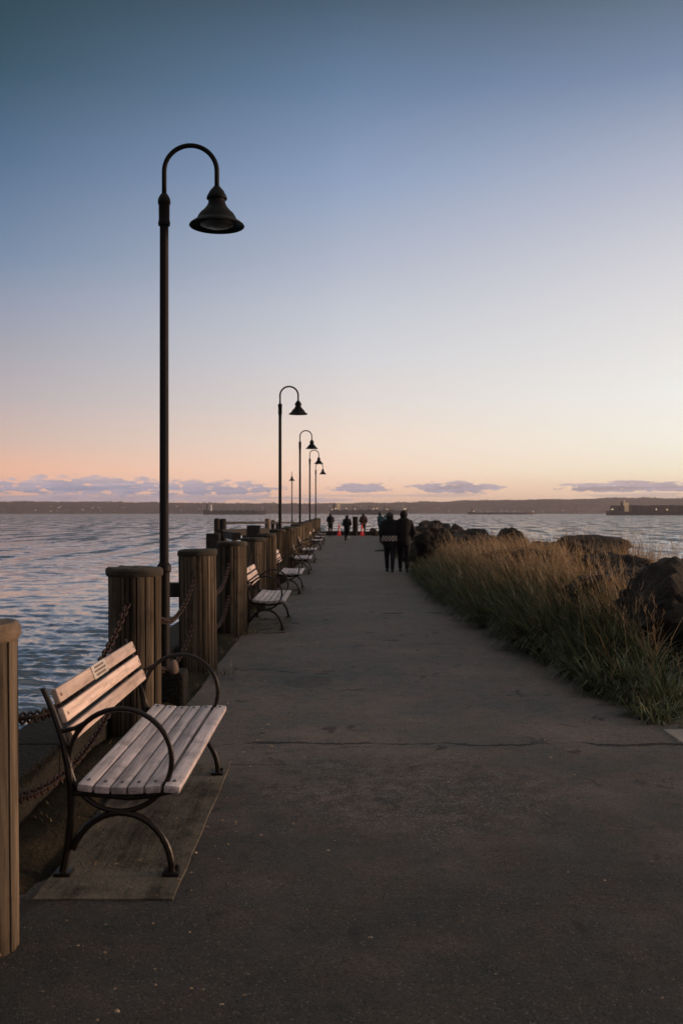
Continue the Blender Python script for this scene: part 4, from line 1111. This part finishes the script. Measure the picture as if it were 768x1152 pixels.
G = Blades(); gp = random.Random(77)
for i in range(900):
    if i < 420: x = -0.72 + abs(gp.gauss(0, 0.28)) * gp.choice([1, 1, -0.6]); y = gp.uniform(3.2, 22)
    elif i < 700: y = gp.uniform(7, 24); x = edge(y) - abs(gp.gauss(0, 0.22))
    else: x = gp.uniform(-1.2, 2.3); y = gp.uniform(3.1, 14)
    s_ = gp.uniform(0.003, 0.010) * (1.5 if gp.random() < 0.2 else 1); a0 = gp.uniform(0, 6.28); b_ = len(G.v); z0 = 0.012 if x < -0.66 else 0.008
    for k in range(5):
        a_ = a0 + k * 1.2566; q = s_ * gp.uniform(0.6, 1.3); G.v.append((x + q * math.cos(a_), y + q * math.sin(a_) * 0.7, z0 + gp.uniform(0, s_ * 0.5)))
    G.v.append((x, y, z0 + s_ * 0.8)); tn = gp.random(); G.c += [tn] * 6
    for k in range(5): G.f.append((b_ + k, b_ + (k + 1) % 5, b_ + 5)); G.m.append(0 if gp.random() < 0.5 else 1)
M_grit = mat('grit', f_blade((0.05, 0.045, 0.04), (0.30, 0.27, 0.23)))
G.build('grit', [M_grit, M_gold], 'scattered grit and dry leaf bits lying on the asphalt', 'grit')

# ------------------------------------------------------------------ ships
M_hull = plain('hull_dark', (0.030, 0.022, 0.024), 0.7, 0, 0.3, 0.05)
M_hullred = plain('hull_red', (0.070, 0.026, 0.024), 0.7, 0, 0.3, 0.05)
M_white = plain('ship_white', (0.55, 0.52, 0.50), 0.7, 0, 0.1, 0.1)
M_shipwarm = plain('ship_cream_glow', (0.70, 0.55, 0.36), 0.7, 0, 0.1, 0.1)
_b = M_shipwarm.node_tree.nodes['Principled BSDF']; _b.inputs['Emission Color'].default_value = (1.0, 0.66, 0.34, 1); _b.inputs['Emission Strength'].default_value = 0.16  # walls and masts glow faintly, deck floodlighting put into the material
M_cargo = plain('cargo', (0.055, 0.034, 0.032), 0.8, 0, 0.6, 0.15)
def emat(name, c, e):
    m_ = bpy.data.materials.new(name); m_.use_nodes = True; b = m_.node_tree.nodes['Principled BSDF']
    b.inputs['Base Color'].default_value = (*c, 1); b.inputs['Emission Color'].default_value = (*c, 1); b.inputs['Emission Strength'].default_value = e; return m_
M_light = emat('deck_lamp', (1.0, 0.72, 0.42), 1.6)
def ship(x0, x1, D, label, hullh, stern_left=True, hullm=M_hull, kind='tanker', superx=0.1, superm=M_white, sw=0.07, sh=10, lights=0, red=False):
    L = (x1 - x0) / 1120 * D; cxp = (x0 + x1) / 2
    p = empty('cargo_ship', (PX(cxp, D), D, WZ), 0 if stern_left else PI, label, 'ship', 'ships anchored in the strait')
    bm = bmesh.new(); Bw = L * 0.075; secs = []
    N = 24
    for i in range(N + 1):
        t = i / N; x = (t - 0.5) * L
        wd = Bw * (min(1, (t / 0.08) ** 0.5 * 0.35 + 0.65) if t < 0.08 else (1 if t < 0.82 else max(0.03, 1 - ((t - 0.82) / 0.18) ** 1.8)))
        dk = hullh * (1.25 if t < 0.1 else 1.0 if t < 0.9 else 1.0 + (t - 0.9) * 3.5)
        rake = 0 if t < 0.95 else (t - 0.95) * L * 0.25
        secs.append([bm.verts.new(q) for q in ((x, -wd * 0.85, -2), (x + rake, -wd, dk), (x + rake, wd, dk), (x, wd * 0.85, -2))])
    for A, B in zip(secs, secs[1:]):
        for k in range(4): bm.faces.new((A[k], A[(k + 1) % 4], B[(k + 1) % 4], B[k]))
    bm.faces.new(secs[0]); bm.faces.new(secs[-1][::-1])
    obj('hull', bm, hullm, p)
    sx = (superx - 0.5) * L
    bm = bmesh.new()
    for k in range(4): box(bm, (sx + k * L * 0.004, 0, hullh + sh * (0.125 + 0.25 * k)), (sw * L * (1 - 0.13 * k), Bw * (1.7 - 0.15 * k), sh * 0.245))
    box(bm, (sx + sw * L * 0.1, 0, hullh + sh * 0.93), (sw * L * 0.35, Bw * 2.0, sh * 0.10))
    dh = obj('deckhouse', bm, superm, p)
    bm = bmesh.new()
    for k in range(3): box(bm, (sx + k * L * 0.004, -Bw * (0.852 - 0.075 * k), hullh + sh * (0.15 + 0.25 * k)), (sw * L * 0.8 * (1 - 0.13 * k), 0.3, sh * 0.06))
    obj('window_row', bm, M_hull, dh)
    bm = bmesh.new(); lathe(bm, [(L * 0.012, 0), (L * 0.010, sh * 1.15)], (sx - sw * L * 0.75, 0, hullh), 10); obj('funnel', bm, hullm, p)
    bm = bmesh.new(); lathe(bm, [(0.5, 0), (0.3, sh * 0.45)], (sx, 0, hullh + sh), 6); obj('mast', bm, superm, p)
    bm = bmesh.new(); lathe(bm, [(0.5, 0), (0.35, sh * 0.9)], (0.45 * L, 0, hullh), 6); obj('mast', bm, superm, p)
    rng = random.Random(int(x0))
    if kind == 'container':
        n = 18
        for i in range(n):
            t = 0.04 + 0.88 * i / n
            if abs(t + 0.02 - superx) < sw * 0.8: continue
            hh = hullh * (1.75 if t < .75 else 1.75 - (t - .75) * 2.6) * rng.uniform(0.9, 1.02)
            bm = bmesh.new(); nl = 4
            for k in range(nl): box(bm, ((t - 0.5 + 0.022) * L, 0, hullh + hh * (k + 0.5) / nl), (0.041 * L * rng.uniform(0.93, 1), Bw * 1.75, hh / nl * 0.96))
            obj('container_stack', bm, M_cargo, p)
    else:
        for i in range(7):
            t = 0.2 + 0.7 * i / 7; bm = bmesh.new(); box(bm, ((t - 0.5) * L, 0, hullh + 0.9), (0.06 * L, Bw * 1.2, 1.8), bevel=0.2); obj('hatch', bm, hullm if kind != 'ferry' else superm, p)
        if kind in ('bulk', 'ferry'):
            for t in (0.3, 0.5, 0.7):
                bm = bmesh.new(); lathe(bm, [(0.9, 0), (0.7, sh * 0.75)], ((t - 0.5) * L, 0, hullh), 8); tube(bm, [((t - 0.5) * L, 0, hullh + sh * 0.7), ((t - 0.5) * L + 12, 0, hullh + sh * 0.35)], 0.45, 6); obj('deck_crane', bm, superm if kind == 'ferry' else hullm, p)
    for i in range(lights):
        t = rng.uniform(0.02, 0.98); bm = bmesh.new(); bmesh.ops.create_icosphere(bm, subdivisions=1, radius=0.9, matrix=Matrix.Translation(((t - 0.5) * L, -Bw * 1.05, hullh + rng.uniform(1, 4)))); obj('deck_lamp', bm, M_light, p)
    return p
ship(229, 299, 2100, 'dark cargo ship with white deckhouse at its left end, far left of the pier lamps', 7.5, superx=0.10, sw=0.055, sh=13)
ship(371, 458, 2000, 'dark ship with warm lit deckhouse, behind the people at the pier end', 8.5, superx=0.10, sw=0.06, sh=13, lights=9, kind='bulk', superm=M_shipwarm)
ship(526, 600, 2300, 'low ship with white deck gear and reddish hull, mid strait right of the couple', 4.5, superx=0.14, sw=0.10, sh=7, hullm=M_hullred, kind='ferry', lights=2)
ship(683, 812, 1500, 'long container ship with pale bridge, cut by the right edge', 5.5, superx=0.15, sw=0.032, sh=13, kind='container', superm=M_shipwarm, lights=3)

# ------------------------------------------------------------------ tiny houses on the far shore
M_hw = plain('house_wall', (0.62, 0.50, 0.42), 0.8, 0, 0.2, 0.1)
M_hr = plain('house_roof', (0.10, 0.07, 0.07), 0.8, 0, 0.2, 0.1)
hp = empty('shore_house', (0, 0, 0)); tag(hp, 'tiny pale house among the trees of the far shore', 'house', 'houses on the far shore')
bm = bmesh.new(); box(bm, (0, 0, 1.6), (10, 7, 7.2)); obj('wall', bm, M_hw, hp)
bm = bmesh.new(); vs = [bm.verts.new(v) for v in ((-5.6, -4, 5.2), (5.6, -4, 5.2), (5.6, 4, 5.2), (-5.6, 4, 5.2), (-5.6, 0, 8), (5.6, 0, 8))]
for f in ((0, 1, 5, 4), (2, 3, 4, 5), (0, 4, 3), (1, 2, 5), (0, 3, 2, 1)): bm.faces.new([vs[k] for k in f])
obj('roof', bm, M_hr, hp)
rh = random.Random(4)
dgr = bpy.context.evaluated_depsgraph_get()
hills = bpy.data.objects['hills']
bpy.context.view_layer.update()
from mathutils.bvhtree import BVHTree
bvh = BVHTree.FromObject(hills, dgr)
for i in range(46):
    px = rh.choice([rh.uniform(5, 230), rh.uniform(60, 140), rh.uniform(300, 470), rh.uniform(470, 768)])
    py = rh.uniform(569.5, 576) if px < 480 else rh.uniform(570, 576)
    d = Vector(((px - 380) / 1120, 1, (577 - py) / 1120)).normalized()
    hit = bvh.ray_cast(Vector((0, 0, CAMH)), d)
    if hit[0] is None: continue
    c = hp if i == 0 else copy_tree(hp)
    s_ = rh.uniform(0.3, 0.75)
    c.location = hit[0]; c.rotation_euler.z = rh.uniform(-.6, .6); c.scale = (s_, s_, s_)

# ------------------------------------------------------------------ haze over the strait
HAZE = 0.00009
if HAZE:
    bm = bmesh.new(); box(bm, (0, 2500, 40), (12000, 8000, 100 - 0.0))
    m_ = bpy.data.materials.new('haze'); m_.use_nodes = True; nt = m_.node_tree
    nt.nodes.remove(nt.nodes['Principled BSDF'])
    v = nt.nodes.new('ShaderNodeVolumePrincipled'); v.inputs['Density'].default_value = HAZE; v.inputs['Color'].default_value = (0.9, 0.85, 0.9, 1); v.inputs['Anisotropy'].default_value = 0.2
    nt.links.new(v.outputs[0], nt.nodes['Material Output'].inputs['Volume'])
    o = obj('haze', bm, m_); tag(o, kind='stuff')
